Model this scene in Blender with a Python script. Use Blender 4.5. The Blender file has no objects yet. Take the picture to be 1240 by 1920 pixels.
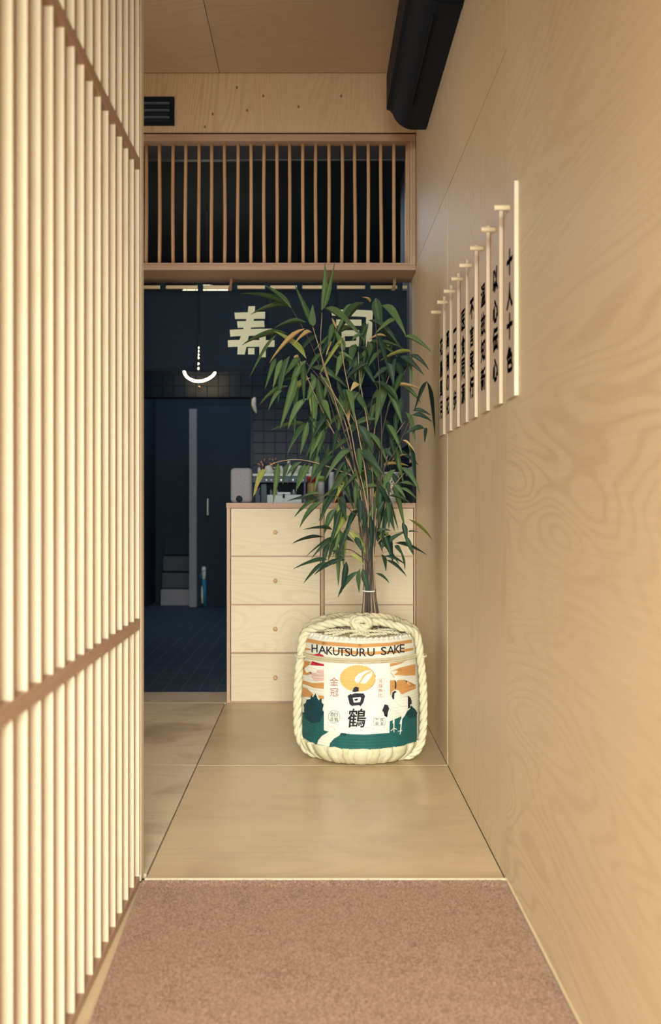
import bpy, bmesh, math, random
from mathutils import Vector, Matrix
random.seed(7)
S = bpy.context.scene
C = S.collection
PI = math.pi
# ------------------------------------------------------------------ camera
F, VX, VY, H = 1850.0, 592.0, 945.0, 1.05      # focal length and vanishing point in 1240x1920 pixels, eye height
cd = bpy.data.cameras.new('camera'); cam = bpy.data.objects.new('camera', cd); C.objects.link(cam)
cam.location = (0, 0, H); cam.rotation_euler = (PI/2, 0, 0)
cd.sensor_fit = 'VERTICAL'; cd.sensor_height = 36; cd.lens = F/1920*36
cd.shift_x = (620-VX)/1920; cd.shift_y = -(960-VY)/1920
cd.dof.use_dof = True; cd.dof.focus_distance = 4.1; cd.dof.aperture_fstop = 2.8
cd.clip_start = 0.02
S.camera = cam
# ------------------------------------------------------------------ light
w = bpy.data.worlds.new('world'); S.world = w; w.use_nodes = True
w.node_tree.nodes['Background'].inputs[0].default_value = (0.95, 0.97, 1.0, 1)
w.node_tree.nodes['Background'].inputs[1].default_value = 2.0
def area(name, loc, rot, sx, sy, power, col):
    l = bpy.data.lights.new(name, 'AREA'); l.shape = 'RECTANGLE'; l.size = sx; l.size_y = sy; l.energy = power; l.color = col
    o = bpy.data.objects.new(name, l); C.objects.link(o); o.location = loc; o.rotation_euler = rot
    return o
area('street_daylight', (-0.1, -6.0, 2.7), (math.radians(83), 0, 0), 4.2, 4.2, 2950, (0.95, 1.0, 0.95))
area('side_daylight', (-1.62, 3.9, 1.7), (0, math.radians(-90), 0), 1.6, 1.6, 14, (1.0, 0.98, 0.95))
area('bar_fill_light', (-0.3, 7.2, 3.05), (0, 0, 0), 1.4, 1.4, 19, (0.66, 0.82, 1.0))  # added cool fill that lifts the dark bar, not a fixture of the room
area('back_passage_fill_light', (-1.0, 9.4, 3.05), (0, 0, 0), .8, .8, 14, (0.7, 0.85, 1.0))  # added fill to brighten the passage beyond the doorway, no real lamp there
S.view_settings.view_transform = 'Standard'; S.view_settings.look = 'None'
S.view_settings.exposure = 0.0; S.view_settings.gamma = 1.0; S.view_settings.use_curve_mapping = False

def srgb(r, g, b):
    f = lambda c: (c/255/12.92 if c <= 10 else ((c/255+0.055)/1.055)**2.4)
    return (f(r), f(g), f(b), 1)
def at(x, y, Y): return Vector(((x-VX)*Y/F, Y, H+(VY-y)*Y/F))
# ------------------------------------------------------------------ materials
class NT:
    def __init__(s, name):
        s.m = bpy.data.materials.new(name); s.m.use_nodes = True; s.t = s.m.node_tree
        s.b = s.t.nodes['Principled BSDF']
    def n(s, kind, **kw):
        x = s.t.nodes.new(kind)
        for k, v in kw.items():
            if k.startswith('_'): setattr(x, k[1:], v)
            else: x.inputs[int(k[1:]) if k[0] == 'i' and k[1:].isdigit() else k].default_value = v
        return x
    def l(s, a, b): s.t.links.new(a, b)
    def math(s, op, a, b=None):
        x = s.t.nodes.new('ShaderNodeMath'); x.operation = op
        for i, v in enumerate((a, b)):
            if v is None: continue
            if isinstance(v, (int, float)): x.inputs[i].default_value = v
            else: s.l(v, x.inputs[i])
        return x.outputs[0]
    def mix(s, f, a, b, bl='MIX'):
        x = s.t.nodes.new('ShaderNodeMix'); x.data_type = 'RGBA'; x.blend_type = bl
        for i, v in ((0, f), (6, a), (7, b)):
            if isinstance(v, (int, float, tuple)): x.inputs[i].default_value = v
            else: s.l(v, x.inputs[i])
        return x.outputs[2]
    def coord(s, scale, rnd=True):
        tc = s.n('ShaderNodeTexCoord'); src = tc.outputs['Object']
        if rnd:
            oi = s.n('ShaderNodeObjectInfo'); v = s.n('ShaderNodeVectorMath', _operation='ADD')
            sc = s.n('ShaderNodeMath', _operation='MULTIPLY', i1=37.0); s.l(oi.outputs['Random'], sc.inputs[0])
            s.l(src, v.inputs[0]); s.l(sc.outputs[0], v.inputs[1]); src = v.outputs[0]
        mp = s.n('ShaderNodeMapping'); mp.inputs['Scale'].default_value = scale; s.l(src, mp.inputs['Vector'])
        return mp.outputs[0]
    def noise(s, vec, scale, detail=3, rough=.5, dist=0):
        x = s.n('ShaderNodeTexNoise', Scale=scale, Detail=detail, Roughness=rough, Distortion=dist); s.l(vec, x.inputs['Vector']); return x.outputs['Fac']
    def ramp(s, fac, p0, p1):
        x = s.n('ShaderNodeMapRange'); x.inputs[1].default_value = p0; x.inputs[2].default_value = p1; s.l(fac, x.inputs[0]); return x.outputs[0]
    def bump(s, h, strength, dist=.002):
        x = s.n('ShaderNodeBump', Strength=strength, Distance=dist); s.l(h, x.inputs['Height']); s.l(x.outputs[0], s.b.inputs['Normal'])

def wood(name, base, grain, axis='z', rings=14., size=1.3, rough=.5, fine=.35, figure=.5, spec=.3, wear=0, tint=.06):
    """rotary-cut birch: contour lines of a stretched noise field, fine fibres along the grain"""
    m = NT(name)
    k = {'x': 0, 'y': 1, 'z': 2}[axis]
    sc = [1, 1, 1]; sc[k] = .22
    fn = [1, 1, 1]; fn[k] = .02
    v = m.coord(tuple(sc)); vf = m.coord(tuple(fn))
    h = m.noise(v, size, 2.5, .45, .6)
    s1 = m.math('SINE', m.math('MULTIPLY', h, rings*6.283))
    s1 = m.ramp(s1, .1, 1.0)
    fb = m.ramp(m.noise(vf, 160, 2, .6), .35, .7)
    bl = m.ramp(m.noise(v, 2.2, 2, .5), .3, .75)
    fac = m.math('ADD', m.math('MULTIPLY', m.math('MULTIPLY', s1, figure), bl), m.math('MULTIPLY', fb, fine*.5))
    c = m.mix(fac, base, grain)
    oi = m.n('ShaderNodeObjectInfo')
    tv = m.math('ADD', m.math('MULTIPLY', oi.outputs['Random'], tint*2), 1-tint)
    hsv = m.n('ShaderNodeHueSaturation'); m.l(c, hsv.inputs['Color']); m.l(tv, hsv.inputs['Value'])
    c = hsv.outputs[0]
    if wear:
        wn = m.ramp(m.noise(m.coord((1, 1, 1)), 3.0, 5, .6, .4), .48, .78)
        c = m.mix(m.math('MULTIPLY', wn, wear), c, srgb(128, 96, 74))
    m.l(c, m.b.inputs['Base Color'])
    m.b.inputs['Roughness'].default_value = rough; m.b.inputs['Specular IOR Level'].default_value = spec
    m.bump(fb, .08, .001)
    return m.m
def plain(name, col, rough=.5, metal=0, spec=.4, var=.12, scale=14, bump=0, em=None, es=0):
    m = NT(name); n = m.noise(m.coord((1, 1, 1)), scale, 3)
    d = tuple(c*(1-var) for c in col[:3])+(1,); e = tuple(min(1, c*(1+var)) for c in col[:3])+(1,)
    m.l(m.mix(n, d, e), m.b.inputs['Base Color'])
    m.b.inputs['Roughness'].default_value = rough; m.b.inputs['Metallic'].default_value = metal; m.b.inputs['Specular IOR Level'].default_value = spec
    if em: m.b.inputs['Emission Color'].default_value = em; m.b.inputs['Emission Strength'].default_value = es
    if bump: m.bump(n, bump)
    return m.m
BASE, GR = srgb(222, 199, 162), srgb(192, 161, 123)
M = {}
M['wallz'] = wood('birch_ply_upright', BASE, GR, 'z', 50, 2.0, figure=.38)
M['wally'] = wood('birch_ply_lengthwise', srgb(226, 204, 164), srgb(194, 163, 121), 'y', 50, 1.9, figure=.43)
M['ceil'] = wood('birch_ply_ceiling', srgb(196, 170, 140), srgb(170, 140, 112), 'x', 30, 1.4, figure=.4)
M['header'] = wood('birch_ply_header', srgb(214, 186, 150), srgb(182, 148, 112), 'z', 40, 2.4, figure=.55)
M['floor'] = wood('birch_ply_floor', srgb(210, 185, 146), srgb(186, 156, 116), 'x', 24, 1.4, rough=.33, figure=.25, wear=.35, spec=.45)
M['floorl'] = wood('worn_ply_floor', srgb(208, 190, 160), srgb(176, 150, 122), 'x', 24, 1.4, rough=.4, figure=.35, wear=.7)
M['drawer'] = wood('birch_drawer_front', srgb(221, 205, 171), srgb(198, 174, 134), 'x', 34, 2.6, figure=.5)
M['edge'] = wood('ply_edge', srgb(190, 158, 130), srgb(152, 118, 98), 'x', 5, 3, fine=.8, figure=.3)
M['edgez'] = wood('ply_edge_upright', srgb(198, 166, 136), srgb(158, 124, 102), 'z', 5, 3, fine=.8, figure=.3)
M['gap'] = plain('shadow_gap_brown', srgb(74, 52, 42), .8)
M['slat'] = wood('pale_slat', srgb(214, 197, 167), srgb(192, 168, 134), 'z', 10, 3.0, figure=.3, fine=.4, tint=.05)
M['slatedge'] = wood('slat_ply_edge', srgb(164, 126, 102), srgb(130, 94, 74), 'z', 5, 3.0, figure=.35, fine=.7)
M['rail'] = wood('slat_rail', srgb(176, 142, 118), srgb(140, 104, 84), 'y', 5, 3.0, figure=.35, fine=.7)
M['dowel'] = wood('dowel_wood', srgb(206, 164, 122), srgb(172, 128, 92), 'z', 5, 4, figure=.3, tint=.1)
M['plank'] = wood('sign_plank_wood', srgb(214, 194, 166), srgb(194, 168, 138), 'z', 9, 2.6, figure=.35)
M['peg'] = wood('peg_wood', srgb(222, 202, 166), srgb(200, 172, 134), 'x', 4, 4, figure=.3)
M['ink'] = plain('black_ink', srgb(22, 24, 40), .6)
M['black'] = plain('black_plastic', srgb(12, 21, 33), .6, spec=.2)
M['black2'] = plain('dark_steel', srgb(58, 66, 74), .4, metal=.3)
M['navy'] = plain('navy_cloth', srgb(50, 64, 78), .95, spec=.05, var=.15, scale=60, bump=.1)
M['cream'] = plain('cream_print', srgb(214, 216, 186), .9, spec=.05, var=.05, scale=50)
M['tile'] = plain('navy_glazed_tile', srgb(24, 37, 52), .4, spec=.25, var=.2, scale=6)
M['grout'] = plain('grey_grout', srgb(56, 56, 58), .9)
M['groutd'] = plain('dark_grout', srgb(6, 9, 14), .9)
M['ftile'] = plain('dark_floor_tile', srgb(48, 62, 76), .62, spec=.25, var=.25, scale=5)
M['fgrout'] = plain('floor_grout', srgb(104, 100, 98), .9)
M['dark'] = plain('dark_navy_paint', srgb(46, 57, 68), .7, spec=.2)
M['greyp'] = plain('grey_paint', srgb(150, 146, 148), .7)
M['greyd'] = plain('dim_grey_paint_and_shade', srgb(84, 84, 88), .8)  # plain grey paint, and the painted shade under the lattice top rail
M['straw'] = plain('straw_rope', srgb(212, 203, 170), .8, spec=.1, var=.14, scale=40, bump=.3)
M['strawo'] = plain('old_straw_rope', srgb(198, 184, 150), .85, spec=.1, var=.18, scale=40, bump=.3)
M['strawl'] = plain('fresh_straw', srgb(204, 196, 156), .8, spec=.1, var=.16, scale=50, bump=.3)
M['strawd'] = plain('dark_straw_mat', srgb(168, 152, 122), .9, spec=.1, var=.25, scale=60, bump=.4)
M['paper'] = None
M['white'] = plain('white_enamel', srgb(236, 236, 226), .35)
M['steel'] = plain('brushed_steel', srgb(176, 178, 180), .28, metal=.9, scale=30)
M['copper'] = plain('copper_metal', srgb(205, 150, 120), .25, metal=.85)
M['china'] = plain('white_china', srgb(226, 220, 206), .25)
M['speaker'] = plain('grey_speaker_cloth', srgb(136, 136, 140), .9, var=.2, scale=90, bump=.2)
M['redp'] = plain('red_plastic', srgb(190, 40, 36), .4)
M['limep'] = plain('lime_plastic', srgb(160, 190, 80), .4)
M['purple'] = plain('purple_grey_glass', srgb(120, 110, 140), .3)
M['amber'] = plain('amber_bottle', srgb(190, 160, 96), .3)
M['bluep'] = plain('teal_blue_cloth', srgb(40, 140, 175), .6)
M['neon'] = plain('neon_glow', srgb(255, 240, 200), .4, em=(1.0, .74, .38, 1), es=45)
M['bulb'] = plain('bulb_glow', srgb(255, 240, 200), .4, em=(1.0, .82, .52, 1), es=16)
M['lampp'] = plain('lamp_paper_glow', srgb(250, 230, 190), .7, em=(1.0, .82, .5, 1), es=1.6)
M['glow_rib'] = plain('dark_bamboo_rib', srgb(60, 46, 30), .7)
M['rope_tie'] = plain('hemp_tie', srgb(150, 118, 92), .9, var=.25, scale=80, bump=.3)
def carpet_mat():
    m = NT('brown_carpet'); v = m.coord((1, 1, 1), False)
    a = m.noise(v, 240, 4, .75); b = m.noise(v, 9, 4, .6); c2 = m.ramp(m.noise(v, 28, 4, .6), .6, .78)
    c = m.mix(m.ramp(a, .36, .64), srgb(104, 78, 66), srgb(206, 172, 148))
    c = m.mix(m.math('MULTIPLY', m.ramp(b, .35, .7), .35), c, srgb(186, 152, 130))
    c = m.mix(m.math('MULTIPLY', c2, .55), c, srgb(108, 76, 68))
    c = m.mix(m.math('MULTIPLY', m.ramp(m.noise(v, 70, 3, .6), .62, .75), .45), c, srgb(96, 66, 60))
    m.l(c, m.b.inputs['Base Color']); m.b.inputs['Roughness'].default_value = 1; m.b.inputs['Specular IOR Level'].default_value = .02
    m.bump(a, .35, .003); return m.m
M['carpet'] = carpet_mat()
def leaf_mat(name, a, b):
    m = NT(name); oi = m.n('ShaderNodeObjectInfo')
    tc = m.n('ShaderNodeTexCoord'); mp = m.n('ShaderNodeMapping'); mp.inputs['Scale'].default_value = (260, 4, 4); m.l(tc.outputs['Object'], mp.inputs['Vector'])
    n = m.noise(mp.outputs[0], 1.0, 2)
    c = m.mix(oi.outputs['Random'], a, b); c = m.mix(m.math('MULTIPLY', n, .35), c, b)
    m.l(c, m.b.inputs['Base Color']); m.b.inputs['Roughness'].default_value = .5; m.b.inputs['Specular IOR Level'].default_value = .3
    tr = m.n('ShaderNodeBsdfTranslucent'); m.l(c, tr.inputs['Color'])
    mx = m.n('ShaderNodeMixShader', i0=.22); m.l(m.b.outputs[0], mx.inputs[1]); m.l(tr.outputs[0], mx.inputs[2])
    m.l(mx.outputs[0], m.t.nodes['Material Output'].inputs[0]); return m.m
M['leafg'] = leaf_mat('bamboo_leaf_green', srgb(56, 82, 54), srgb(108, 132, 82))
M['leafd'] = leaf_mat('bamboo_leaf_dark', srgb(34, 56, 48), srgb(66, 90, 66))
M['leafl'] = leaf_mat('bamboo_leaf_lime', srgb(136, 150, 76), srgb(176, 178, 98))
M['leaft'] = leaf_mat('bamboo_leaf_tan', srgb(206, 172, 112), srgb(228, 200, 140))
M['stem'] = plain('bamboo_stem', srgb(166, 138, 108), .6, var=.3, scale=20)
M['stemd'] = plain('bamboo_stem_dark', srgb(78, 66, 56), .6, var=.3, scale=20)
def straw_body():
    m = NT('printed_straw_paper'); tc = m.n('ShaderNodeTexCoord'); sx = m.n('ShaderNodeSeparateXYZ'); m.l(tc.outputs['Object'], sx.inputs[0])
    wv = m.math('SINE', m.math('MULTIPLY', sx.outputs[2], 6.283/.012))
    n = m.noise(m.coord((1, 1, 1), False), 18, 3)
    m.l(m.mix(n, srgb(214, 209, 188), srgb(226, 221, 202)), m.b.inputs['Base Color'])
    m.b.inputs['Roughness'].default_value = .7; m.b.inputs['Specular IOR Level'].default_value = .15; m.bump(wv, .25, .003); return m.m
M['paper'] = straw_body()
def print_mat(name, col, var=.1):
    m = NT(name); tc = m.n('ShaderNodeTexCoord'); sx = m.n('ShaderNodeSeparateXYZ'); m.l(tc.outputs['Object'], sx.inputs[0])
    wv = m.math('SINE', m.math('MULTIPLY', sx.outputs[2], 6.283/.012))
    n = m.noise(m.coord((1, 1, 1), False), 30, 3)
    d = tuple(c*(1-var) for c in col[:3])+(1,); e = tuple(min(1, c*(1+var)) for c in col[:3])+(1,)
    m.l(m.mix(n, d, e), m.b.inputs['Base Color']); m.b.inputs['Roughness'].default_value = .65; m.b.inputs['Specular IOR Level'].default_value = .15
    m.bump(wv, .25, .003); return m.m
M['p_or'] = print_mat('print_ochre', srgb(196, 142, 84)); M['p_gold'] = print_mat('print_gold', srgb(222, 172, 100))
M['p_gr'] = print_mat('print_green', srgb(36, 88, 84), .2); M['p_tree'] = print_mat('print_dark_green', srgb(26, 62, 66), .3)
M['p_red'] = print_mat('print_red', srgb(188, 44, 62)); M['p_pink'] = print_mat('print_pink', srgb(214, 148, 142))
M['p_wh'] = print_mat('print_white', srgb(230, 226, 208), .03); M['p_bk'] = print_mat('print_black', srgb(42, 42, 50)); M['p_dr'] = print_mat('print_rust', srgb(164, 84, 72))
M['p_gy'] = print_mat('print_grey_line', srgb(150, 146, 130))

# ------------------------------------------------------------------ object helpers
def tag(o, label=None, cat=None, group=None, kind=None):
    if label: o['label'] = label
    if cat: o['category'] = cat
    if group: o['group'] = group
    if kind: o['kind'] = kind
    return o
WL = {}
def put(name, me, mat, parent=None, loc=(0, 0, 0), smooth=False):
    """link a mesh at a world location; children keep world placement"""
    o = bpy.data.objects.new(name, me); C.objects.link(o)
    if mat is not None and not me.materials: me.materials.append(M[mat] if isinstance(mat, str) else mat)
    loc = Vector(loc); WL[o.name] = loc
    if parent: o.parent = parent; o.location = loc-WL[parent.name]
    else: o.location = loc
    if smooth: me.polygons.foreach_set('use_smooth', [True]*len(me.polygons))
    return o
def empty(name, loc, label=None, cat=None, group=None, kind=None, parent=None):
    o = bpy.data.objects.new(name, None); C.objects.link(o); o.empty_display_size = .05
    loc = Vector(loc); WL[o.name] = loc
    if parent: o.parent = parent; o.location = loc-WL[parent.name]
    else: o.location = loc
    return tag(o, label, cat, group, kind)
def bm_me(bm, name='m'):
    bmesh.ops.recalc_face_normals(bm, faces=bm.faces)
    me = bpy.data.meshes.new(name); bm.to_mesh(me); bm.free(); return me
def box_bm(sx, sy, sz, bev=0, bm=None, off=(0, 0, 0)):
    b2 = bmesh.new(); bmesh.ops.create_cube(b2, size=1)
    bmesh.ops.scale(b2, vec=(sx, sy, sz), verts=b2.verts)
    if bev: bmesh.ops.bevel(b2, geom=b2.edges[:], offset=bev, segments=1, affect='EDGES')
    bmesh.ops.translate(b2, vec=off, verts=b2.verts)
    if bm is None: return b2
    t = bpy.data.meshes.new('t'); b2.to_mesh(t); b2.free(); bm.from_mesh(t); bpy.data.meshes.remove(t); return bm
def box(name, a, b, mat, parent=None, bev=0, **kw):
    a, b = Vector(a), Vector(b); c = (a+b)/2; d = b-a
    return put(name, bm_me(box_bm(abs(d.x), abs(d.y), abs(d.z), bev)), mat, parent, c)
def struct(o): o['kind'] = 'structure'; return o
def tube_bm(path, rad, seg=8, bm=None, cap=True):
    """tube along a polyline; rad is a number or list"""
    if bm is None: bm = bmesh.new()
    P = [Vector(p) for p in path]; n = len(P); rings = []
    up = Vector((0, 0, 1))
    t0 = (P[1]-P[0]).normalized()
    u = t0.cross(up)
    if u.length < 1e-3: u = t0.cross(Vector((0, 1, 0)))
    u.normalize()
    for i in range(n):
        t = (P[min(i+1, n-1)]-P[max(i-1, 0)]).normalized()
        u = (u-t*u.dot(t)).normalized(); v = t.cross(u)
        r = rad[i] if isinstance(rad, (list, tuple)) else rad
        rings.append([bm.verts.new(P[i]+(u*math.cos(2*PI*k/seg)+v*math.sin(2*PI*k/seg))*r) for k in range(seg)])
    for i in range(n-1):
        for k in range(seg):
            bm.faces.new((rings[i][k], rings[i][(k+1) % seg], rings[i+1][(k+1) % seg], rings[i+1][k]))
    if cap: bm.faces.new(rings[0][::-1]); bm.faces.new(rings[-1])
    return bm
def lathe_bm(prof, seg=24, bm=None, off=(0, 0, 0)):
    if bm is None: bm = bmesh.new()
    rings = []; o = Vector(off)
    for r, z in prof:
        if r < 1e-5: rings.append([bm.verts.new(o+Vector((0, 0, z)))])
        else: rings.append([bm.verts.new(o+Vector((r*math.cos(2*PI*k/seg), r*math.sin(2*PI*k/seg), z))) for k in range(seg)])
    for a, b in zip(rings, rings[1:]):
        for k in range(seg):
            q = [a[k % len(a)], a[(k+1) % len(a)], b[(k+1) % len(b)], b[k % len(b)]]
            q = [v for i, v in enumerate(q) if v not in q[:i]]
            if len(q) > 2: bm.faces.new(q)
    return bm
def smooth_path(pts, n=8, closed=False):
    P = [Vector(p) for p in pts]; out = []; N = len(P)
    for i in range(N if closed else N-1):
        g = lambda j: P[j % N] if closed else P[max(0, min(N-1, j))]
        p0, p1, p2, p3 = g(i-1), g(i), g(i+1), g(i+2)
        for k in range(n):
            t = k/n
            out.append(.5*((2*p1)+(-p0+p2)*t+(2*p0-5*p1+4*p2-p3)*t*t+(-p0+3*p1-3*p2+p3)*t**3))
    out.append(P[0].copy() if closed else P[-1]); return out
def rope_bm(path, rad, turn=.07, strands=3, seg=7, bm=None):
    """twisted rope: helical strands about a path"""
    if bm is None: bm = bmesh.new()
    P = []
    L = [0]
    src = [Vector(p) for p in path]
    for a, b in zip(src, src[1:]): L.append(L[-1]+(b-a).length)
    step = turn/9; n = max(6, int(L[-1]/step)); j = 0
    for i in range(n+1):
        d = L[-1]*i/n
        while j < len(L)-2 and L[j+1] < d: j += 1
        P.append(src[j].lerp(src[j+1], (d-L[j])/max(1e-9, L[j+1]-L[j])))
    t0 = (P[1]-P[0]).normalized(); u = t0.cross(Vector((.2, .3, 1))).normalized(); fr = []
    for i in range(n+1):
        t = (P[min(i+1, n)]-P[max(i-1, 0)]).normalized(); u = (u-t*u.dot(t)).normalized(); fr.append((u.copy(), t.cross(u)))
    for s in range(strands):
        path2 = []
        for i in range(n+1):
            a = 2*PI*(s/strands+L[-1]*i/n/turn); path2.append(P[i]+(fr[i][0]*math.cos(a)+fr[i][1]*math.sin(a))*rad*.5)
        tube_bm(path2, rad*.58, seg, bm)
    return bm
def poly_bm(pts, bm=None, z=0):
    if bm is None: bm = bmesh.new()
    bm.faces.new([bm.verts.new((p[0], p[1], z)) for p in pts]); return bm
def text_me(body, offset=0.0, res=3):
    me, a, b_ = _text_me(body, res)
    if offset:                                       # bolder strokes: the glyph laid over itself in eight directions
        b = bmesh.new()
        for k in range(9):
            dx, dy = (0, 0) if k == 8 else (offset*math.cos(k*PI/4), offset*math.sin(k*PI/4))
            n0 = len(b.verts); b.from_mesh(me); b.verts.ensure_lookup_table()
            for v in b.verts[n0:]: v.co.x += dx; v.co.y += dy
        b.to_mesh(me); b.free(); a += 2*offset; b_ += 2*offset
    return me, a, b_
def _text_me(body, res=3):
    c = bpy.data.curves.new('lettering', 'FONT'); c.body = body; c.resolution_u = res
    c.align_x = 'CENTER'; c.align_y = 'CENTER'
    o = bpy.data.objects.new('lettering', c); C.objects.link(o); bpy.context.view_layer.update()
    me = bpy.data.meshes.new_from_object(o.evaluated_get(bpy.context.evaluated_depsgraph_get()))
    bpy.data.objects.remove(o); bpy.data.curves.remove(c)
    xs = [v.co.x for v in me.vertices]; ys = [v.co.y for v in me.vertices]
    cx, cy = (min(xs)+max(xs))/2, (min(ys)+max(ys))/2
    for v in me.vertices: v.co.x -= cx; v.co.y -= cy
    me.materials.clear()
    return me, max(xs)-min(xs), max(ys)-min(ys)

# ------------------------------------------------------------------ structure: the corridor
XR, XS, ZC = 0.531, -0.487, 3.326        # right wall, slatted screen, ceiling
YC, YB, YE = 5.21, 5.51, 8.64            # partition front, partition back, tiled rear wall
Y1, Y2 = 2.742, 3.968                    # panel joints shared by floor and right wall
XL = -1.72
fl = struct(box('floor', (XL, -0.7, -.12), (XR+.1, YB, -.012), 'gap'))
g = .0015
def fpanel(x0, x1, y0, y1, mat): return box('floor_panel', (x0+g, y0+g, -.012), (x1-g, y1-g, 0), mat, fl)
XJ = -0.4765
fpanel(XJ, XR, Y1, Y2, 'floor'); fpanel(XJ, XR, Y2, YC, 'floor')
fpanel(XL, XJ-.002, 2.80, 3.97, 'floorl'); fpanel(XL, XJ-.002, 3.97, YC, 'floorl')
fpanel(XL, XR, YC+.004, YB, 'floorl')
fpanel(XS-.06, XR, -0.7, Y1-.004, 'floor')
box('joint_strip', (XJ+.002, Y2-.002, -.010), (XR, Y2+.002, .0006), 'peg', fl)
box('joint_strip', (XL, YC-.001, -.010), (XJ+.01, YC+.004, .0008), 'peg', fl)
box('joint_strip', (XJ+.002, Y1-.0035, -.010), (XR-.001, Y1+.005, .010), 'peg', fl)
wr = struct(box('wall_right', (XR+.014, -0.7, 0), (XR+.12, YB+.07, ZC), 'gap'))
def rpanel(y0, y1, z0, z1, mat, e=0): return box('wall_panel', (XR+e, y0+g, z0+g), (XR+.014, y1-g, z1-g), mat, wr)
ZS = 2.315
rpanel(-.7, .27, 0, ZC, 'wally'); rpanel(.27, 1.506, 0, ZC, 'wally'); 
rpanel(1.506, Y1, 0, ZC, 'wally')
rpanel(Y1, Y2, 0, ZS, 'wallz', .001); rpanel(Y2, YC, 0, ZS, 'wallz'); rpanel(Y1, Y2, ZS, ZC, 'wallz'); rpanel(Y2, YC, ZS, ZC, 'wallz')
rpanel(YC+.002, YB+.07, 1.28, ZS, 'wallz')
box('trim_strip', (XR-.004, .3, 0), (XR, Y1, .012), 'peg', wr)
ce = struct(box('ceiling', (XL, -0.7, ZC+.012), (XR+.1, YC+.3, ZC+.1), 'gap'))
for x0, x1 in ((XL, -.507), (-.507, .384), (.384, XR)):
    for y0, y1 in ((-.7, 2.6), (2.6, 5.21)):
        box('ceiling_panel', (x0+g, y0+g, ZC), (x1-g, y1-g, ZC+.012), 'ceil', ce)
wl = struct(box('wall_left', (XL-.1, 2.7, 0), (XL, YB, ZC), 'wallz'))
struct(box('wall_entry', (XL-.1, 2.68, 0), (XS-.06, 2.76, ZC), 'wallz'))
wf = struct(box('wall_front', (XS-.3, -.78, 2.12), (XR+.2, -.70, ZC), 'wallz'))
struct(box('wall_entry_left', (XS-.14, -.70, 0), (XS, .50, ZC), 'wallz'))
struct(box('wall_screen_backing', (XS-.14, .50, 0), (XS-.0245, 2.68, ZC), 'slat'))
# header above the lattice, with its knots
wh = struct(box('wall_header', (XL, YC+.003, 3.012), (XR, YB, ZC), 'header'))
for kx, ky in ((444.5, 164), (494, 180), (463.5, 207), (399, 214), (384.5, 238), (560, 200), (640, 180)):
    p = at(kx, ky, YC+.003); b = bmesh.new(); bmesh.ops.create_circle(b, cap_ends=True, radius=.006, segments=10)
    bmesh.ops.scale(b, vec=(1, 1.4, 1), verts=b.verts); bmesh.ops.rotate(b, matrix=Matrix.Rotation(PI/2, 3, 'X'), verts=b.verts)
    put('knot', bm_me(b), plain('knot_brown', srgb(140, 100, 68)) if 'knot' not in M else M['knot'], wh, p+Vector((0, -.0006, 0)))
    M.setdefault('knot', bpy.data.materials['knot_brown'])
struct(box('wall_partition', (XL, YC, 0), (-1.08, YB, 3.012), 'wallz'))

# ------------------------------------------------------------------ slatted screen on the left
sc = empty('slatted_screen', (XS-.02, 1.65, 0), 'tall slatted pale wood screen along the left side of the passage', 'screen')
slat_me = bm_me(box_bm(.024, .0195, ZC-.024, .0008)); slat_me.materials.append(M['slat']); slat_me.materials.append(M['slatedge'])
for p in slat_me.polygons:
    if p.normal.x > .9: p.material_index = 1            # ply layers show on the front edge
y = 2.722; k = 0
while y > .52:
    put('slat', slat_me, None, sc, (XS-.012, y+.00975, (ZC+.024)/2-.002)); y -= .0813
for z, hh in ((.0115, .023), (.719, .031), (1.988, .031), (ZC-.016, .03)):
    box('rail', (XS-.0238, .51, z-hh/2), (XS+.0012, 2.7225, z+hh/2), 'rail', sc, .001)
box('end_post', (XS-.055, 2.7445, 0), (XS+.001, 2.79, ZC-.001), 'slat', sc, .0015)

# ------------------------------------------------------------------ carpet runner
b = bmesh.new()
cpts = [(-.399, .3), (XR-.006, .3), (XR-.006, Y1-.006), (-.4809, Y1-.006)]
vs = [b.verts.new((x, y, .001)) for x, y in cpts]; f0 = b.faces.new(vs)
r = bmesh.ops.extrude_face_region(b, geom=[f0]); bmesh.ops.translate(b, vec=(0, 0, .006), verts=[v for v in r['geom'] if isinstance(v, bmesh.types.BMVert)])
cp = put('carpet_runner', bm_me(b), 'carpet')
tag(cp, 'brown mottled carpet runner lying on the floor in the foreground', 'carpet')
b = bmesh.new()                                     # pile fibres near the far edge and over the runner
for i in range(7000):
    yy = Y1-.004-.05*random.random()**1.6
    xx = random.uniform(-.475, XR-.012); zz = .007
    if xx < -.479+(Y1-yy)*.0335: continue
    a = random.uniform(0, 2*PI); hgt = random.uniform(.001, .0035); q = .0011
    dx, dy = math.cos(a)*q, math.sin(a)*q
    v1 = b.verts.new((xx-dx, yy-dy, zz-.001)); v2 = b.verts.new((xx+dx, yy+dy, zz-.001)); v3 = b.verts.new((xx+random.uniform(-.003, .003), yy+random.uniform(-.003, .003), zz+hgt))
    b.faces.new((v1, v2, v3))
me = bpy.data.meshes.new('pile'); b.to_mesh(me); b.free()
tag(put('pile', me, 'carpet', cp), kind='stuff')

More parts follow.
